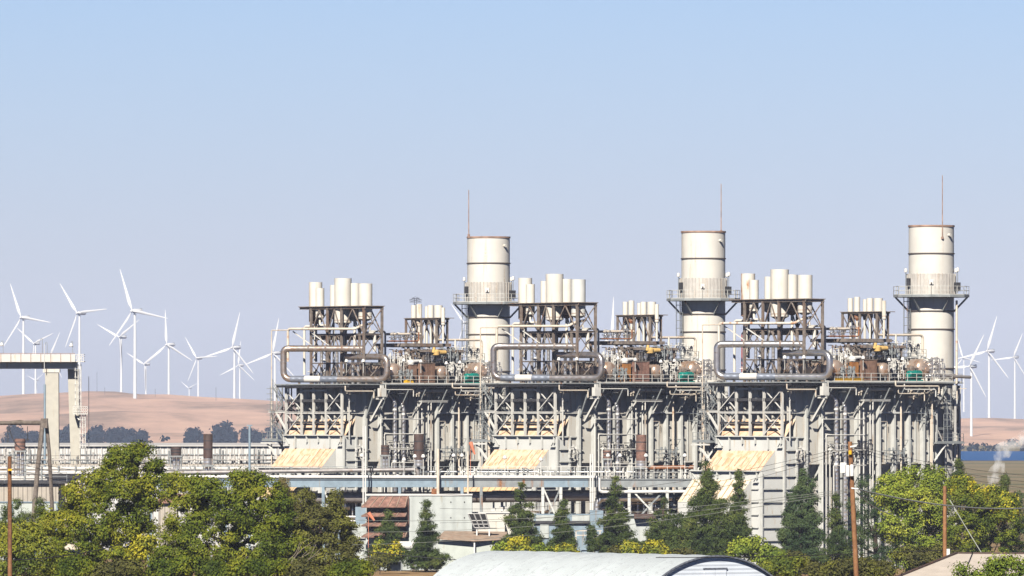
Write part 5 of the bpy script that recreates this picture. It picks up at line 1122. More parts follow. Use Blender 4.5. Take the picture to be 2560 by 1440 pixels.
# big trees in front, on the crane side
plant('oak_tree', 'big olive green tree, its broken crown rising over the white shed', 'tree', 335, 600,
      [(318, 1150, 50, 32, -1, 1.6), (350, 1128, 20, 16, 0, .7), (262, 1196, 40, 30, -1, 1.4), (385, 1172, 22, 16, .5, .8), (215, 1232, 52, 42, -.5, 1.8), (305, 1230, 62, 52, -2, 2), (372, 1230, 34, 46, -.5, 1.6), (150, 1300, 48, 46, 0, 1.8), (240, 1310, 66, 60, -2, 2.2), (330, 1320, 60, 60, -1.5, 2), (190, 1390, 70, 60, -2, 2.2), (290, 1410, 70, 60, -2, 2.2), (408, 1196, 14, 14, .5, .5)],
      'olive', 76000, .18, 11, (.42, 7), lean=.03, shell=.35, clump=170, spread=.40)
plant('oak_tree', 'broad deep green tree left of the brownish pine, in front of the pipe rack', 'tree', 590, 590,
      [(460, 1210, 46, 26, 0, 1.4), (520, 1240, 54, 46, -1, 1.8), (612, 1206, 46, 24, -1, 1.3), (660, 1232, 52, 40, -1, 1.6), (590, 1280, 66, 56, -2, 2.2), (470, 1290, 60, 56, -.5, 2), (690, 1290, 54, 50, -1, 2), (520, 1360, 80, 66, -2, 2.4), (640, 1370, 80, 66, -2, 2.4), (440, 1390, 60, 60, -1, 2), (420, 1225, 20, 18, 0, .7), (720, 1390, 50, 56, -1, 1.8)],
      'oak', 84000, .18, 12, (.4, 7), shell=.35, clump=170, spread=.40)
plant('oak_tree', 'dull brownish green tree with bare twigs at the end of the big tree group', 'tree', 800, 620,
      [(752, 1262, 40, 36, .5, 1.4), (822, 1262, 36, 40, 0, 1.3), (790, 1310, 60, 44, -1, 2), (850, 1320, 40, 52, -.5, 1.5), (740, 1350, 50, 52, 0, 1.8), (825, 1390, 66, 56, -1.5, 2), (760, 1420, 60, 50, -1, 2), (880, 1370, 20, 40, 0, .8)],
      'dull', 44000, .17, 13, (.3, 6), shell=.4, clump=130, spread=.36)
plant('pine_tree', 'small brownish pine top poking up between the big trees', 'pine', 708, 640, [(708, 1204, 9, 12), (706, 1222, 18, 12), (712, 1245, 28, 14), (700, 1262, 30, 16), (722, 1275, 34, 18)], 'brownpine', 5200, .36, 14, (.16, 3), aspect=.14, spread=.28, radial=.5)
plant('shrub', 'bright yellow green bush beside the reddish timber pole', 'bush', 60, 520, [(30, 1330, 36, 22), (88, 1325, 34, 18), (60, 1350, 50, 34), (20, 1390, 50, 50), (95, 1380, 40, 46), (60, 1430, 70, 40), (70, 1312, 10, 12), (108, 1316, 8, 10)], 'goldgreen', 19000, .15, 15, (.1, 5))
plant('shrub', 'yellow bush glowing under the leaning trunk of the big tree', 'bush', 365, 570, [(362, 1362, 24, 22, -2, .6), (380, 1352, 14, 14, -2, .4), (350, 1380, 20, 20, -2, .6)], 'yellow', 2600, .2, 16, (.06, 2))
plant('fir_tree', 'dark small conifer behind the reddish timber pole', 'conifer', 28, 640, [(20, 1276, 12, 14), (40, 1262, 10, 18), (24, 1310, 30, 22), (8, 1330, 30, 22), (60, 1300, 22, 20), (100, 1270, 12, 22), (100, 1300, 24, 20), (112, 1330, 26, 20)], 'pine', 7000, .34, 17, (.14, 4), aspect=.16, spread=.3, radial=.5)
# bare twigs between the trees
m = MB(); g = random.Random(5); Y = 585
for k in range(9):
    p = Vector((wl(700 + 6 * g.random(), Y), Y - 3, wz(1440, Y))); pts = [p]
    for j in range(5): p = p + Vector((g.uniform(.15, .75), g.uniform(-.2, .2), g.uniform(.1, .8))); pts.append(p)
    m.tube(pts, [.03, .028, .022, .018, .014, .01], 5)
solo('bare_shrub', m, M['twig'], 'tangle of bare grey twigs leaning out beside the dull tree', 'bush', (wl(700, Y), Y - 3, wz(1440, Y)))

def pine(px, top, bot, hw, Y, seed, label, lm='pine', kind='pine_tree', group=None, n=9000, tiers=11, cat='pine', lop=0.0, spike=1.0):
    g = random.Random(seed); L = [(px, top + 8, 4 * spike, 10)]
    for k in range(tiers):
        f = (k + .7) / tiers; y = top + (bot - top) * f; w = hw * min(1, f ** .75 * 1.08) * g.uniform(.75, 1.1)
        for j in range(5 + k // 2):
            a = g.uniform(0, 2 * math.pi) + j * 2; rr = w * g.uniform(.45, .95); s = max(5, w * g.uniform(.26, .42))
            s *= 1.0; L.append((px + rr * math.cos(a) + lop * f * 10, y + g.uniform(-6, 6), s, s * .66, rr * math.sin(a) * Y / F, s * Y / F))
        L.append((px + g.uniform(-.15, .15) * w, y, w * .3, w * .24))
    return plant(kind, label, cat, px, Y, L, lm, int(n * 2.7), .34, seed, (.16 * hw / 40, 5), group, aspect=.22, spread=.3, radial=.5, shell=.8, clump=30)
pine(1066, 1250, 1415, 46, 900, 21, 'open branched pine standing before the grey green block')
pine(972, 1275, 1400, 48, 905, 22, 'bushy conifer covering the lower rusty louvres', n=8000)
pine(1302, 1205, 1380, 56, 905, 23, 'dark dense pine between the tilted panel and the grey enclosure', n=11000)
pine(1408, 1252, 1370, 34, 910, 24, 'slimmer pine in front of the long blue grey enclosure', n=6500)
pine(1538, 1188, 1375, 50, 905, 25, 'slender tall pine with a bare upper stem beside the silver bent pipe', n=9500)
pine(1478, 1315, 1376, 14, 900, 26, 'tiny young pine in front of the cream guard rail', n=1800, tiers=4)
plant('pine_tree', 'broad full pine with a crooked spire before the lower inlet slope', 'pine', 1765, 890, [(1764, 1160, 6, 12), (1768, 1185, 12, 14), (1760, 1205, 16, 14), (1778, 1215, 18, 12), (1766, 1235, 26, 16), (1745, 1258, 26, 16), (1790, 1262, 30, 16), (1765, 1285, 44, 20), (1720, 1300, 34, 18), (1815, 1300, 36, 20), (1750, 1325, 56, 24), (1690, 1338, 40, 22), (1830, 1335, 40, 24), (1790, 1355, 60, 26), (1715, 1368, 54, 24), (1860, 1362, 30, 22), (1660, 1372, 30, 20), (1770, 1392, 80, 22)], 'pine', 66000, .36, 27, (.3, 7), aspect=.22, spread=.40, shell=.7, clump=60)
pine(1846, 1176, 1330, 30, 900, 28, 'thin ragged pine beside the broad one, against the pale duct wall', n=5200)
pine(1660, 1240, 1400, 80, 895, 29, 'low spreading olive pine between the slender pine and the broad pine', 'pine', n=10000)
plant('pine_tree', 'tall full bluish conifer by the side wall of the water side boiler', 'pine', 2003, 890, [(2008, 1178, 5, 14), (2008, 1200, 9, 14), (2014, 1222, 16, 14), (1998, 1226, 14, 12), (2034, 1205, 7, 18), (1985, 1245, 16, 16), (2022, 1248, 22, 18), (2000, 1272, 34, 20), (1976, 1295, 24, 18), (2030, 1295, 26, 20), (2002, 1318, 42, 22), (1968, 1338, 24, 20), (2036, 1340, 24, 22), (2000, 1362, 44, 24), (1972, 1386, 30, 20), (2026, 1388, 34, 22), (2000, 1405, 40, 16)], 'bluepine', 40000, .36, 30, (.26, 7), aspect=.22, spread=.36, shell=.6, clump=60)
pine(2090, 1235, 1400, 40, 880, 31, 'sparse conifer just behind the transformer pole', 'pine', n=5500)
plant('pine_tree', 'wide dark green pine mass between the transformer pole and the yellowing trees', 'pine', 2190, 840, [(2170, 1215, 34, 26), (2200, 1250, 46, 34), (2160, 1270, 46, 34), (2180, 1310, 60, 36), (2130, 1340, 50, 34), (2200, 1360, 62, 40), (2250, 1340, 40, 40), (2215, 1395, 50, 30)], 'bluepine', 15000, .34, 32, (.3, 6), aspect=.18, spread=.34, radial=.4)
plant('ash_tree', 'big light green leafy tree in front of the ribbed wall by the blue water', 'tree', 2270, 820, [(2240, 1205, 44, 26, 0, 1.8), (2300, 1188, 40, 22, 0, 1.6), (2335, 1208, 34, 30, -.5, 1.4), (2262, 1240, 60, 40, -1.5, 2.4), (2320, 1262, 56, 46, -1.5, 2.2), (2225, 1236, 36, 30, 0, 1.5), (2250, 1310, 54, 46, -1, 2.2), (2330, 1330, 56, 50, -1, 2.2), (2290, 1385, 60, 44, -1, 2.2), (2348, 1186, 16, 12, 0, .6)], 'bright', 46000, .22, 33, (.35, 7), clump=80, spread=.48)
plant('maple_tree', 'leafy tree turning golden yellow on top, behind the plain timber pole', 'tree', 2450, 800, [(2410, 1214, 34, 24, 0, 1.4), (2392, 1240, 30, 30, 0, 1.3), (2470, 1245, 46, 28, 0, 1.8), (2510, 1270, 34, 34, 0, 1.4), (2440, 1270, 60, 46, -1, 2.4), (2500, 1310, 50, 44, -1, 2.1), (2420, 1330, 62, 50, -1, 2.4), (2490, 1365, 60, 40, -1, 2.2), (2400, 1390, 50, 34, -.5, 2)], 'oak', 40000, .22, 34, (.3, 7), top=('autumn', (0, 2, 3), 13000), shell=.35, clump=150, spread=.48)
plant('shrub', 'dark tangled bush at the foot of the golden topped tree', 'bush', 2300, 700, [(2320, 1400, 44, 26), (2270, 1390, 36, 22), (2360, 1390, 40, 28)], 'dull', 6000, .25, 35, (.08, 4))
plant('shrub', 'rounded olive bush at the foot of the transformer pole', 'bush', 2130, 560, [(2130, 1418, 56, 22), (2095, 1428, 40, 22), (2170, 1430, 40, 22)], 'dull', 7000, .18, 36, (.08, 4))
pine(2396, 1150, 1240, 28, 960, 37, 'small dark pine against the deck end and the blue water', n=4200, tiers=5)
pine(2512, 1190, 1290, 26, 900, 38, 'small dark pine in front of the smoke plume', n=4200, tiers=5)
plant('pine_tree', 'dark conifer clump at the edge of the marsh beyond the golden topped tree', 'pine', 2548, 860, [(2548, 1250, 20, 24), (2552, 1300, 26, 40), (2540, 1360, 30, 40)], 'bluepine', 5000, .34, 39, (.14, 4), aspect=.18, spread=.3, radial=.4)
g = random.Random(44)
for i, (px, top, hw, lm, d) in enumerate(((1258, 1362, 26, 'bright', 'small green bush beside the pale shed, by the arched hut'), (1300, 1345, 40, 'yellow', 'yellow green bush below the dark dense pine'), (1350, 1362, 34, 'bright', 'low green bush beside the yellow green one under the pines'), (1415, 1362, 36, 'yellow', 'bright yellow bush behind the ridge of the arched hut'), (1540, 1370, 30, 'dull', 'dull bush under the slender tall pine'), (1572, 1360, 24, 'yellow', 'small yellow bush by the slender tall pine'), (1632, 1352, 38, 'yellow', 'brightest yellow bush with a pointed top behind the hut ridge'), (1720, 1372, 40, 'dull', 'low dull bush under the spreading olive pine'), (1860, 1342, 40, 'bright', 'yellow green bush below the thin ragged pine'), (1930, 1360, 46, 'bright', 'leafy bush between the arched hut and the bluish conifer'), (1985, 1380, 40, 'dull', 'dry bush at the foot of the bluish conifer'))):
    plant('shrub', d, 'bush', px, 800, [(px + g.uniform(-.6, .6) * hw, top + 10 + g.uniform(0, 22), hw * g.uniform(.35, .6), 12) for _ in range(5)] + [(px, top + 36, hw, 22), (px, top + 8, hw * .3, 9)], lm, 4200, .26, 60 + i, (.07, 4))
for i, (px, w, top) in enumerate(((2425, 30, 1418), (2470, 26, 1400), (2505, 30, 1396), (2550, 28, 1404))):
    plant('shrub', ('leafy shrub sprouting before the beige roof', 'upright leafy shrub against the beige roof', 'tallest leafy shrub in front of the beige roof', 'leafy shrub at the end of the beige roof')[i], 'bush', px, 440, [(px + g.uniform(-.8, .8) * w, top + 8 + 16 * k, w * .45, 10) for k in range(6)], 'bright', 2600, .15, 80 + i, (.05, 4))
plant('shrub', 'dry straw coloured brush beside the dirt patch', 'bush', 930, 880, [(930, 1410, 40, 20), (900, 1420, 30, 18), (960, 1400, 16, 18)], 'dull', 3000, .22, 90, (.05, 4))
plant('shrub', 'reedy autumn brush in front of the bushy conifer', 'bush', 950, 890, [(946, 1375, 14, 22), (975, 1385, 12, 20), (990, 1370, 8, 18)], 'autumn', 1100, .22, 91, (.04, 4))

for i, (px, top, w, lm, d) in enumerate(((170, 1392, 60, 'olive', 'low olive thicket under the big broken crowned tree'), (290, 1402, 56, 'dull', 'dull thicket at the trunk of the big broken crowned tree'), (410, 1396, 60, 'olive', 'green thicket between the two big trees'), (530, 1404, 60, 'oak', 'low thicket below the broad deep green tree'), (650, 1404, 60, 'olive', 'olive thicket beside the bare twigs'), (770, 1408, 56, 'dull', 'dull thicket below the brownish tree'), (870, 1404, 44, 'olive', 'small thicket at the end of the big tree group'))):
    plant('thicket', d, 'bush', px, 545, [(px + g.uniform(-.9, .9) * w, top + 10 + g.uniform(0, 30), w * g.uniform(.35, .55), 16) for _ in range(7)], lm, 9000, .17, 160 + i, (.06, 4), clump=90, spread=.34)
for i, (px, top, w, lm, d) in enumerate(((1960, 1396, 44, 'goldgreen', 'gold green bush between hut end and bluish conifer'), (2060, 1408, 34, 'dull', 'dry bush right before the mulch bank'), (2200, 1402, 40, 'dull', 'dry scrub on the mulch bank by the transformer pole'))):
    plant('shrub', d, 'bush', px, 600, [(px + g.uniform(-.8, .8) * w, top + 8 + g.uniform(0, 26), w * g.uniform(.35, .55), 13) for _ in range(6)], lm, 6000, .19, 180 + i, (.06, 4), clump=70, spread=.32)

# ---- far trees across the water
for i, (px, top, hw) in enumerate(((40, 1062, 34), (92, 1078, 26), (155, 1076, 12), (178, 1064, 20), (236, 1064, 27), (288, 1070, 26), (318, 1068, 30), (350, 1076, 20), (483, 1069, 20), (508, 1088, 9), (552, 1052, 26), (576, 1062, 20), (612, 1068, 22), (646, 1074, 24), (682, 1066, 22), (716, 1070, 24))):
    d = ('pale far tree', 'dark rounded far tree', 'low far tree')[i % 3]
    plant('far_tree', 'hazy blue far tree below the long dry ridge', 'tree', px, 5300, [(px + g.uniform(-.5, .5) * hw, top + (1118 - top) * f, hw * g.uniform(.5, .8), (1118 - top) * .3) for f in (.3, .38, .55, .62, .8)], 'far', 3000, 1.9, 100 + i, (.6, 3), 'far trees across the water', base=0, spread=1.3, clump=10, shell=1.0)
# ================================================================== land, water, turbines, air
def grid_mesh(name, xs, ys, zf):
    X, Yg = np.meshgrid(xs, ys); Z = zf(X, Yg); v = np.stack([X, Yg, Z], -1).reshape(-1, 3); nx, ny = len(xs), len(ys)
    f = [(j * nx + i, j * nx + i + 1, (j + 1) * nx + i + 1, (j + 1) * nx + i) for j in range(ny - 1) for i in range(nx - 1)]
    me = bpy.data.meshes.new(name); me.from_pydata(v.tolist(), [], f); me.polygons.foreach_set('use_smooth', [True] * len(f)); return me
def gz_np(X, Y):
    z = np.maximum(0, (900 - Y) * .014); t = np.clip(1 - np.abs(Y - 905) / 60, 0, 1); return z + 1.5 * t * t * (3 - 2 * t)
def ground_mat():
    m = bpy.data.materials.new('earth'); m.use_nodes = True; nt = m.node_tree; N = nt.nodes; L = nt.links; b = N['Principled BSDF']; b.inputs['Roughness'].default_value = .95; b.inputs['Specular IOR Level'].default_value = .1
    tc = N.new('ShaderNodeTexCoord'); sx = N.new('ShaderNodeSeparateXYZ'); L.new(tc.outputs['Object'], sx.inputs[0])
    def noise(s, mp=(1, 1, 1)):
        g = N.new('ShaderNodeMapping'); g.inputs['Scale'].default_value = mp; L.new(tc.outputs['Object'], g.inputs[0]); n = N.new('ShaderNodeTexNoise'); n.inputs['Scale'].default_value = s; n.inputs['Detail'].default_value = 7; L.new(g.outputs[0], n.inputs['Vector']); return n.outputs['Fac']
    def ramp(src, els):
        r = N.new('ShaderNodeValToRGB'); cr = r.color_ramp
        cr.elements[0].position, cr.elements[0].color = els[0][0], (*els[0][1], 1); cr.elements[1].position, cr.elements[1].color = els[-1][0], (*els[-1][1], 1)
        for p, c in els[1:-1]: e = cr.elements.new(p); e.color = (*c, 1)
        L.new(src, r.inputs[0]); return r.outputs[0]
    near = ramp(noise(.45), [(.3, (.20, .12, .06)), (.5, (.34, .22, .11)), (.7, (.42, .31, .17))])
    far = ramp(noise(.012, (.15, 1, 1)), [(.34, (.10, .115, .05)), (.46, (.26, .20, .11)), (.56, (.20, .17, .08)), (.68, (.34, .24, .15))])
    mr = N.new('ShaderNodeMapRange'); mr.inputs[1].default_value = 1100; mr.inputs[2].default_value = 1300; L.new(sx.outputs[1], mr.inputs[0])
    mx = N.new('ShaderNodeMix'); mx.data_type = 'RGBA'; L.new(mr.outputs[0], mx.inputs['Factor']); L.new(near, mx.inputs['A']); L.new(far, mx.inputs['B']); L.new(mx.outputs['Result'], b.inputs['Base Color'])
    bp = N.new('ShaderNodeBump'); bp.inputs['Distance'].default_value = .25; L.new(noise(1.2), bp.inputs['Height']); L.new(bp.outputs[0], b.inputs['Normal'])
    return m
def put(name, me, m, kind='structure', label=None, cat=None, loc=(0, 0, 0)):
    o = bpy.data.objects.new(name, me); COL.objects.link(o); o.location = loc; me.materials.append(m); props(o, label, cat, None, kind); return o
ys = np.concatenate([np.linspace(-200, 800, 60), np.linspace(805, 1010, 60), np.array([1100, 1500, 2500, 4000, 8000, 16000, 30000, 60000.])])
put('ground', grid_mesh('ground', np.array([-30000, -4000, -800, -300, -150, -75, 0, 75, 150, 300, 800, 4000, 30000.]), ys, gz_np), ground_mat())
# river: a still sheet just above the flat land
mw = bpy.data.materials.new('river_water'); mw.use_nodes = True; b = mw.node_tree.nodes['Principled BSDF']; b.inputs['Base Color'].default_value = (.004, .085, .27, 1); b.inputs['Roughness'].default_value = .5; b.inputs['Specular IOR Level'].default_value = .15
n = mw.node_tree.nodes.new('ShaderNodeTexNoise'); n.inputs['Scale'].default_value = .2; n.inputs['Detail'].default_value = 6; bp = mw.node_tree.nodes.new('ShaderNodeBump'); bp.inputs['Distance'].default_value = .6; mw.node_tree.links.new(n.outputs['Fac'], bp.inputs['Height']); mw.node_tree.links.new(bp.outputs[0], b.inputs['Normal'])
Yn, Yf = CAMZ * F / (1152 - HY), CAMZ * F / (1128.5 - HY)
put('water', MB().add([(-2500, Yn, .12), (2500, Yn, .12), (2500, Yf, .12), (-2500, Yf, .12)], [(0, 1, 2, 3)]).mesh('water'), mw)
# far shore shrubs: a low uncountable strip
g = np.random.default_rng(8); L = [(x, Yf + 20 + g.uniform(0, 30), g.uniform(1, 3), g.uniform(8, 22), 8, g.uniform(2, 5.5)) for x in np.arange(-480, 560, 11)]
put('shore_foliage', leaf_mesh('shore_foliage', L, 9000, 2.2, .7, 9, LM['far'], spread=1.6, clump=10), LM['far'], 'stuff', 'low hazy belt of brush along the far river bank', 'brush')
# hills: ridge line read at points across the view, standing 4.8 to 9 km off
RP = [(-3000, 1020), (-800, 1000), (0, 989), (70, 984), (150, 981), (220, 977), (290, 978), (345, 985), (420, 985), (500, 991), (600, 996), (700, 1002), (900, 1010), (1500, 1030), (2100, 1050), (2330, 1052), (2400, 1046), (2480, 1044), (2560, 1047), (2700, 1052), (4500, 1040), (8000, 1035)]
YC = 7200.0
rx = np.array([(p - HX) * YC / F for p, _ in RP]); rz = np.array([CAMZ - (q - HY) * YC / F for _, q in RP])
def hill_z(X, Y):
    Xr = X * YC / Y; h = np.interp(Xr, rx, rz); t = np.clip((Y - 5450) / (YC - 5450), 0, 1); t2 = np.clip((Y - YC) / 2600, 0, 1)
    up = t ** .85 * (1 - .0 * t); dn = 1 - .55 * t2 * t2 * (3 - 2 * t2)
    und = (np.sin(X / 17 + Y / 90 + np.sin(Y / 150)) * .22 + np.sin(X / 27 - Y / 140) * .3 + np.sin(X / 120 + Y / 310) * 1.0 + np.sin(X / 61 - Y / 190 + 2) * .7 + np.sin(X / 230 + Y / 97 + 1) * .8 + np.sin(X / 37 + Y / 53) * .25) * np.sin(np.pi * np.clip(t, 0, 1)) * 2.6
    return h * up * dn + und - .3
XSg = np.concatenate([np.linspace(-6000, -700, 30), np.linspace(-660, 720, 170), np.linspace(760, 6000, 30)])
def hill_mat():
    m = bpy.data.materials.new('dry_grass'); m.use_nodes = True; nt = m.node_tree; N = nt.nodes; L = nt.links; b = N['Principled BSDF']; b.inputs['Roughness'].default_value = .95; b.inputs['Specular IOR Level'].default_value = .05
    tc = N.new('ShaderNodeTexCoord'); mp = N.new('ShaderNodeMapping'); mp.inputs['Scale'].default_value = (1, .35, 1); L.new(tc.outputs['Object'], mp.inputs[0])
    n = N.new('ShaderNodeTexNoise'); n.inputs['Scale'].default_value = .011; n.inputs['Detail'].default_value = 10; n.inputs['Roughness'].default_value = .65; L.new(mp.outputs[0], n.inputs['Vector'])
    r = N.new('ShaderNodeValToRGB'); r.color_ramp.elements[0].position = .36; r.color_ramp.elements[0].color = (.31, .215, .145, 1); r.color_ramp.elements[1].position = .66; r.color_ramp.elements[1].color = (.70, .455, .315, 1); e = r.color_ramp.elements.new(.5); e.color = (.55, .355, .25, 1)
    L.new(n.outputs['Fac'], r.inputs[0]); L.new(r.outputs[0], b.inputs['Base Color']); return m
put('hills', grid_mesh('hills', XSg, np.concatenate([np.linspace(5400, 7300, 60), np.linspace(7400, 10500, 30)]), hill_z), hill_mat())

# ---- wind turbines: built once, then copied
def hub_to_world(px, py, Y): return W(px, py, Y)
TW = Thing('wind_turbine', '', 'wind turbine', (0, 0, 0))
TW.part('tower', MB().lathe((0, 0, 0), [(.0235, -.0), (.0205, -.4), (.0165, -1), (.0, -1)][0:0] or [(.027, -.02), (.042, -2.3), (.043, -2.6)], 16), M['turbine'])
nm = MB().lathe((0, -.085, 0), [(0, 0), (.034, .012), (.05, .05), (.05, .30), (.04, .33), (0, .335)], 14, (0, 1, 0)); TW.part('nacelle', nm, M['turbine'])
TW.part('vent_hood', MB().box(-.02, .02, .2, .25, .034, .06), M['grey'])
rot = bpy.data.objects.new('rotor_hub', MB().lathe((0, 0, 0), [(0, -.055), (.022, -.045), (.03, -.01), (.03, .02), (0, .02)], 14, (0, 1, 0)).mesh('rotor_hub')); COL.objects.link(rot); rot.parent = TW.o; rot.location = (0, -.1, 0); rot.data.materials.append(M['turbine'])
def blade():
    m = MB(); prof = [(.02, .026, .026), (.07, .03, .026), (.16, .068, .024), (.24, .078, .02), (.45, .058, .014), (.7, .04, .01), (.9, .026, .007), (1.0, .01, .004)]; vs = []
    for r_, c, t in prof:
        tw = .5 * (1 - r_)
        for a in range(8): q = a * math.pi / 4; u = c * (math.cos(q) * .5 - .12 if r_ > .1 else math.cos(q) * .5); v = t * math.sin(q) * .5; vs.append((u * math.cos(tw) - v * math.sin(tw), u * math.sin(tw) + v * math.cos(tw), r_))
    fs = [(i * 8 + k, i * 8 + (k + 1) % 8, i * 8 + 8 + (k + 1) % 8, i * 8 + 8 + k) for i in range(len(prof) - 1) for k in range(8)]
    return m.add(vs, fs, True).mesh('blade')
bm_ = blade()
for k in range(3):
    o = bpy.data.objects.new('blade', bm_); COL.objects.link(o); o.parent = rot; o.rotation_euler = (0, k * 2 * math.pi / 3, 0)
    if not bm_.materials: bm_.materials.append(M['turbine'])
# hub px, hub py, blade length px, clock angle of one blade (degrees from up, clockwise), distance, yaw, what tells it apart
TB = [(52.8, 794, 93, -22, 6700, 34, 'big turbine behind the crane beam, one blade pointing level towards the plant'),
      (193, 783, 93, -36, 6700, 34, 'big turbine behind the crane end platform, blades spread in a wide Y'),
      (330.5, 777.5, 112, -20, 5950, 34, 'nearest and largest turbine, its foot on the open slope below the ridge line'),
      (298.6, 842.8, 76, 55, 7600, 34, 'mid sized turbine half crossed by the blade of the largest one'),
      (84.7, 859, 66, -53, 7600, 34, 'mid sized turbine behind the crane with two blades raised in a V'),
      (126, 889, 66, 27, 8300, 34, 'turbine showing only one raised blade above the crane beam'),
      (416.7, 862, 88, -3, 6900, 34, 'turbine with one blade straight up just past the largest one'),
      (361, 911, 62, 58, 8300, 34, 'smaller turbine with two blades in a low V between two taller towers'),
      (491.7, 895.5, 64, -34, 8000, 34, 'turbine with a slender Y rotor in the middle of the open ridge'),
      (472, 970.5, 30, -55, 10800, 34, 'tiny faint turbine peeping over the ridge'),
      (580.6, 869, 92, 15, 6900, 34, 'tall turbine with one blade leaning slightly over, beside a fainter twin'),
      (595.8, 913.6, 62, 7, 8800, 34, 'fainter turbine directly behind the tall leaning bladed one'),
      (682, 883, 90, 12, 6900, 34, 'turbine just beside the thin vent line of the crane side boiler'),
      (90, 951, 30, -66, 11500, 34, 'tiny faint turbine low under the crane beam'),
      (1160, 806, 62, -40, 8800, 34, 'faint turbine whose blades show between the chimney and the small tower'),
      (1531, 842, 100, 2, 7600, 34, 'turbine with a single blade tip above the small tower of the middle boiler'),
      (2407, 894.5, 52, -17, 8500, 34, 'faint turbine close beside the cream mast'),
      (2423.7, 916, 90, 28, 6600, 34, 'turbine standing lowest on the slope by the water, throwing its shadow aside'),
      (2468, 877.7, 92, 18, 7200, 34, 'tall turbine with one blade raised, between the mast and the frame edge'),
      (2533.7, 893, 66, 24, 7300, 34, 'farthest turbine along the ridge past the smoke plume')]
def stand(px, pb):                                     # distance at which the slope passes picture row pb in column px
    for Y in range(5450, 7210, 10):
        z = float(hill_z(np.array((px - HX) * Y / F), np.array(float(Y))))
        if HY - (z - CAMZ) * F / Y <= pb: return Y
    return 7200
FOOT = {2: (335, 997), 17: (2427, 1091)}
for i, (px, py, Lp, ang, Y, yaw, lab) in enumerate(TB):
    if i in FOOT: Y = stand(*FOOT[i])
    elif Y < 7250: Y = 7250
    o = TW.o if i == 0 else copy_tree(TW.o)
    p = W(px, py, Y); s = Lp * Y / F; d = Vector((math.sin(R(-yaw)), -math.cos(R(yaw)), 0)) * (.1 * s)
    o.location = p - d; o.scale = (s, s, s); o.rotation_euler = (0, 0, R(-yaw)); o['label'] = 'white ' + lab; o['group'] = 'white wind turbines on the ridge'
    for c in o.children:
        if c.name.startswith('rotor_hub'): c.rotation_euler = (0, R(ang), 0)

# slim radio masts on the ridge and a lattice top far behind
for px, y0, y1, d in ((242.5, 930, 975, 'dotted slender radio mast on the ridge crest'), (262, 968, 1004, 'thin pole on the slope below the dotted mast'), (388, 972, 1004, 'thin pole on the slope between two turbines'), (540, 968, 996, 'thin pole on the ridge beside the slender Y turbine')):
    Y = 7000; x = wl(px, Y); t = Thing('radio_mast', d, 'mast', (x, Y, wz(y1, Y))); m = MB(); z0, z1 = wz(y1 + 6, Y), wz(y0, Y)
    m.bar((x, Y, z0), (x, Y, z1), .22); 
    for k in range(6): z = z0 + (z1 - z0) * (k + .5) / 6; m.bar((x - .3, Y, z), (x + .3, Y, z), .3)
    t.part('pole', m, M['dark'])
Y = 4000; t = Thing('lattice_pylon', 'faint blue pylon head far behind the small vent tower', 'pylon', (wl(1039, Y), Y, 0)); x = wl(1039, Y); m = MB()
for a in (-1, 1): m.bar((x + a * 3, Y, 0), (x + a * .5, Y, wz(745, Y)), .3)
for k in range(24): z = k * 3.2; m.bar((x - 3 + k * .1, Y, z), (x + 3 - k * .1, Y, z + 3), .16); m.bar((x + 3 - k * .1, Y, z), (x - 3 + k * .1, Y, z + 3), .16)
t.part('tower', m, M['dark']); m = MB()
for py, w in ((746, 2), (750, 3.2), (755, 3)): m.bar((x - w, Y, wz(py, Y)), (x + w, Y, wz(py, Y)), .3); m.bar((x - w, Y, wz(py, Y)), (x, Y, wz(py - 4, Y)), .2); m.bar((x + w, Y, wz(py, Y)), (x, Y, wz(py - 4, Y)), .2)
t.part('crossarm', m, M['dark'])

# ---- smoke rising from the marsh
def volmat(name, col, dens, noise=None, aniso=.0):
    m = bpy.data.materials.new(name); m.use_nodes = True; nt = m.node_tree; N = nt.nodes; L = nt.links; N.remove(N['Principled BSDF'])
    v = N.new('ShaderNodeVolumePrincipled'); v.inputs['Color'].default_value = (*col, 1); v.inputs['Density'].default_value = dens; v.inputs['Anisotropy'].default_value = aniso
    if noise:
        tc = N.new('ShaderNodeTexCoord'); n = N.new('ShaderNodeTexNoise'); n.inputs['Scale'].default_value = noise; n.inputs['Detail'].default_value = 4; L.new(tc.outputs['Object'], n.inputs['Vector'])
        mr = N.new('ShaderNodeMapRange'); mr.inputs[1].default_value = .42; mr.inputs[2].default_value = .68; mr.inputs[3].default_value = 0; mr.inputs[4].default_value = dens; L.new(n.outputs['Fac'], mr.inputs[0]); L.new(mr.outputs[0], v.inputs['Density'])
    L.new(v.outputs[0], N['Material Output'].inputs['Volume']); return m
Y = 1500; m = MB(); p = [W(2475, 1212, Y), W(2483, 1195, Y), W(2500, 1165, Y), W(2497, 1140, Y), W(2512, 1122, Y), W(2545, 1105, Y), W(2585, 1090, Y)]
m.tube(bend(p, 1.5, 5), [.7 + .7 * math.sin(i * .23 + .3) ** 2 + i * .02 for i in range(len(bend(p, 1.5, 5)))], 16)
o = put('smoke', m.mesh('smoke', p[0]), volmat('smoke_air', (.99, .99, .99), .7, .7, -.3), 'stuff', 'white smoke plume drifting up from the marsh by the blue water', 'smoke', p[0])
# ---- the air: one even box of haze round everything

HZ = 0.00004
hz = put('haze', MB().box(-7000, 7000, -250, 13500, -1.5, 190).mesh('haze'), volmat('haze_air', (.60, .71, 1.0), HZ, None, -.3), 'stuff', 'pale blue haze filling the air to the hills', 'haze')

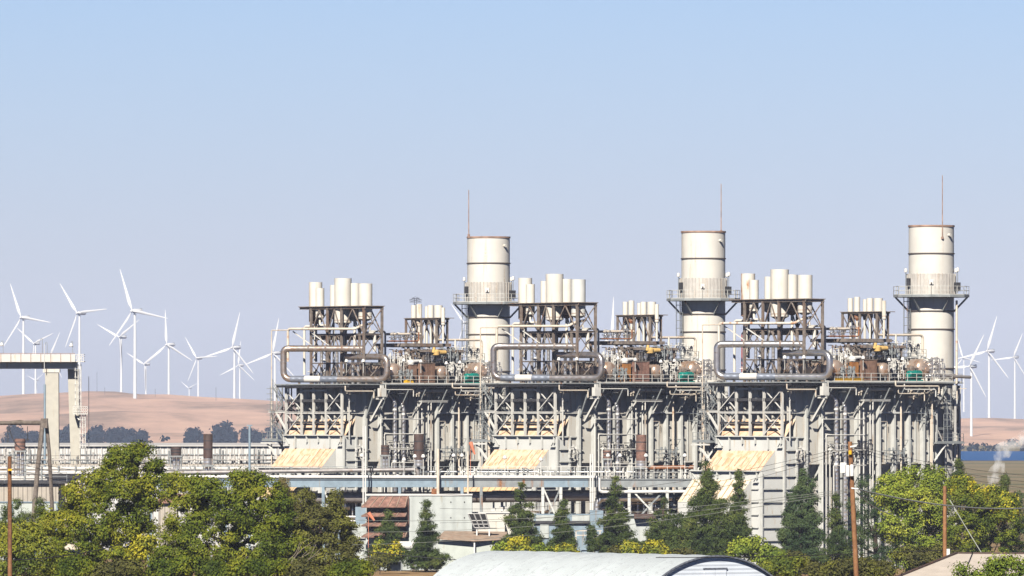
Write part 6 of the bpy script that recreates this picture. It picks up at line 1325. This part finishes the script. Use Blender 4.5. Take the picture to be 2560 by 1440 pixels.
# ------------------------------------------------------------------ light
AZ, EL = 13, 38                                        # sun behind the eye, to the crane side
sd = Vector((-math.sin(R(AZ)) * math.cos(R(EL)), -math.cos(R(AZ)) * math.cos(R(EL)), math.sin(R(EL))))
w = bpy.data.worlds.new("World"); sc.world = w; w.use_nodes = True; nt = w.node_tree; bg = nt.nodes['Background']
sky = nt.nodes.new('ShaderNodeTexSky'); sky.sky_type = 'NISHITA'; sky.sun_disc = False; sky.sun_elevation = R(EL); sky.sun_rotation = R(180 + AZ)
sky.air_density = 1.0; sky.dust_density = .6; sky.ozone_density = 3.0; sky.altitude = 0
tint = nt.nodes.new('ShaderNodeVectorMath'); tint.operation = 'MULTIPLY'; tint.inputs[1].default_value = (1.0, 1.22, 1.9); nt.links.new(sky.outputs[0], tint.inputs[0])   # blue of a dry autumn sky
# pale low sky; the unseen sky above is dimmed to deepen the shade
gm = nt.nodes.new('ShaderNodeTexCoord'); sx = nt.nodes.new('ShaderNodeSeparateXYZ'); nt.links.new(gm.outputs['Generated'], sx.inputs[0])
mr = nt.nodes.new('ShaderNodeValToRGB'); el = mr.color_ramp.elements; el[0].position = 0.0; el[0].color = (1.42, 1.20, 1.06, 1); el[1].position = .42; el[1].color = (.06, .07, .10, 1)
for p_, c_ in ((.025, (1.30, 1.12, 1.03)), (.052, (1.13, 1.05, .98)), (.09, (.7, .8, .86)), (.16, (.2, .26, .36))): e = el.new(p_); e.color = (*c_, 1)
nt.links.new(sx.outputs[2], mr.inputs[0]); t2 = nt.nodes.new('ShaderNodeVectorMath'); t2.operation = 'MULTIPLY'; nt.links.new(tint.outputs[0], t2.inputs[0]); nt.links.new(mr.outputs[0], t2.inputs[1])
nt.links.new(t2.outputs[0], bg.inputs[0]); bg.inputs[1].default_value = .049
sl_ = bpy.data.lights.new('sun', 'SUN'); sl_.energy = 5.0; sl_.angle = R(.5); sl_.color = (1, .94, .85)
so = bpy.data.objects.new('sun', sl_); COL.objects.link(so); so.rotation_euler = sd.to_track_quat('Z', 'Y').to_euler(); so.location = (0, 0, 100)
sc.view_settings.view_transform = 'Standard'; sc.view_settings.look = 'None'; sc.view_settings.exposure = 0.4; sc.view_settings.gamma = 1; sc.view_settings.use_curve_mapping = False
sc.render.engine = 'CYCLES'; sc.cycles.use_denoising = True; sc.cycles.max_bounces = 6; sc.cycles.diffuse_bounces = 0; sc.cycles.glossy_bounces = 3; sc.cycles.transmission_bounces = 4; sc.cycles.transparent_max_bounces = 6; sc.cycles.volume_bounces = 1
sc.render.resolution_x, sc.render.resolution_y = 1024, 576
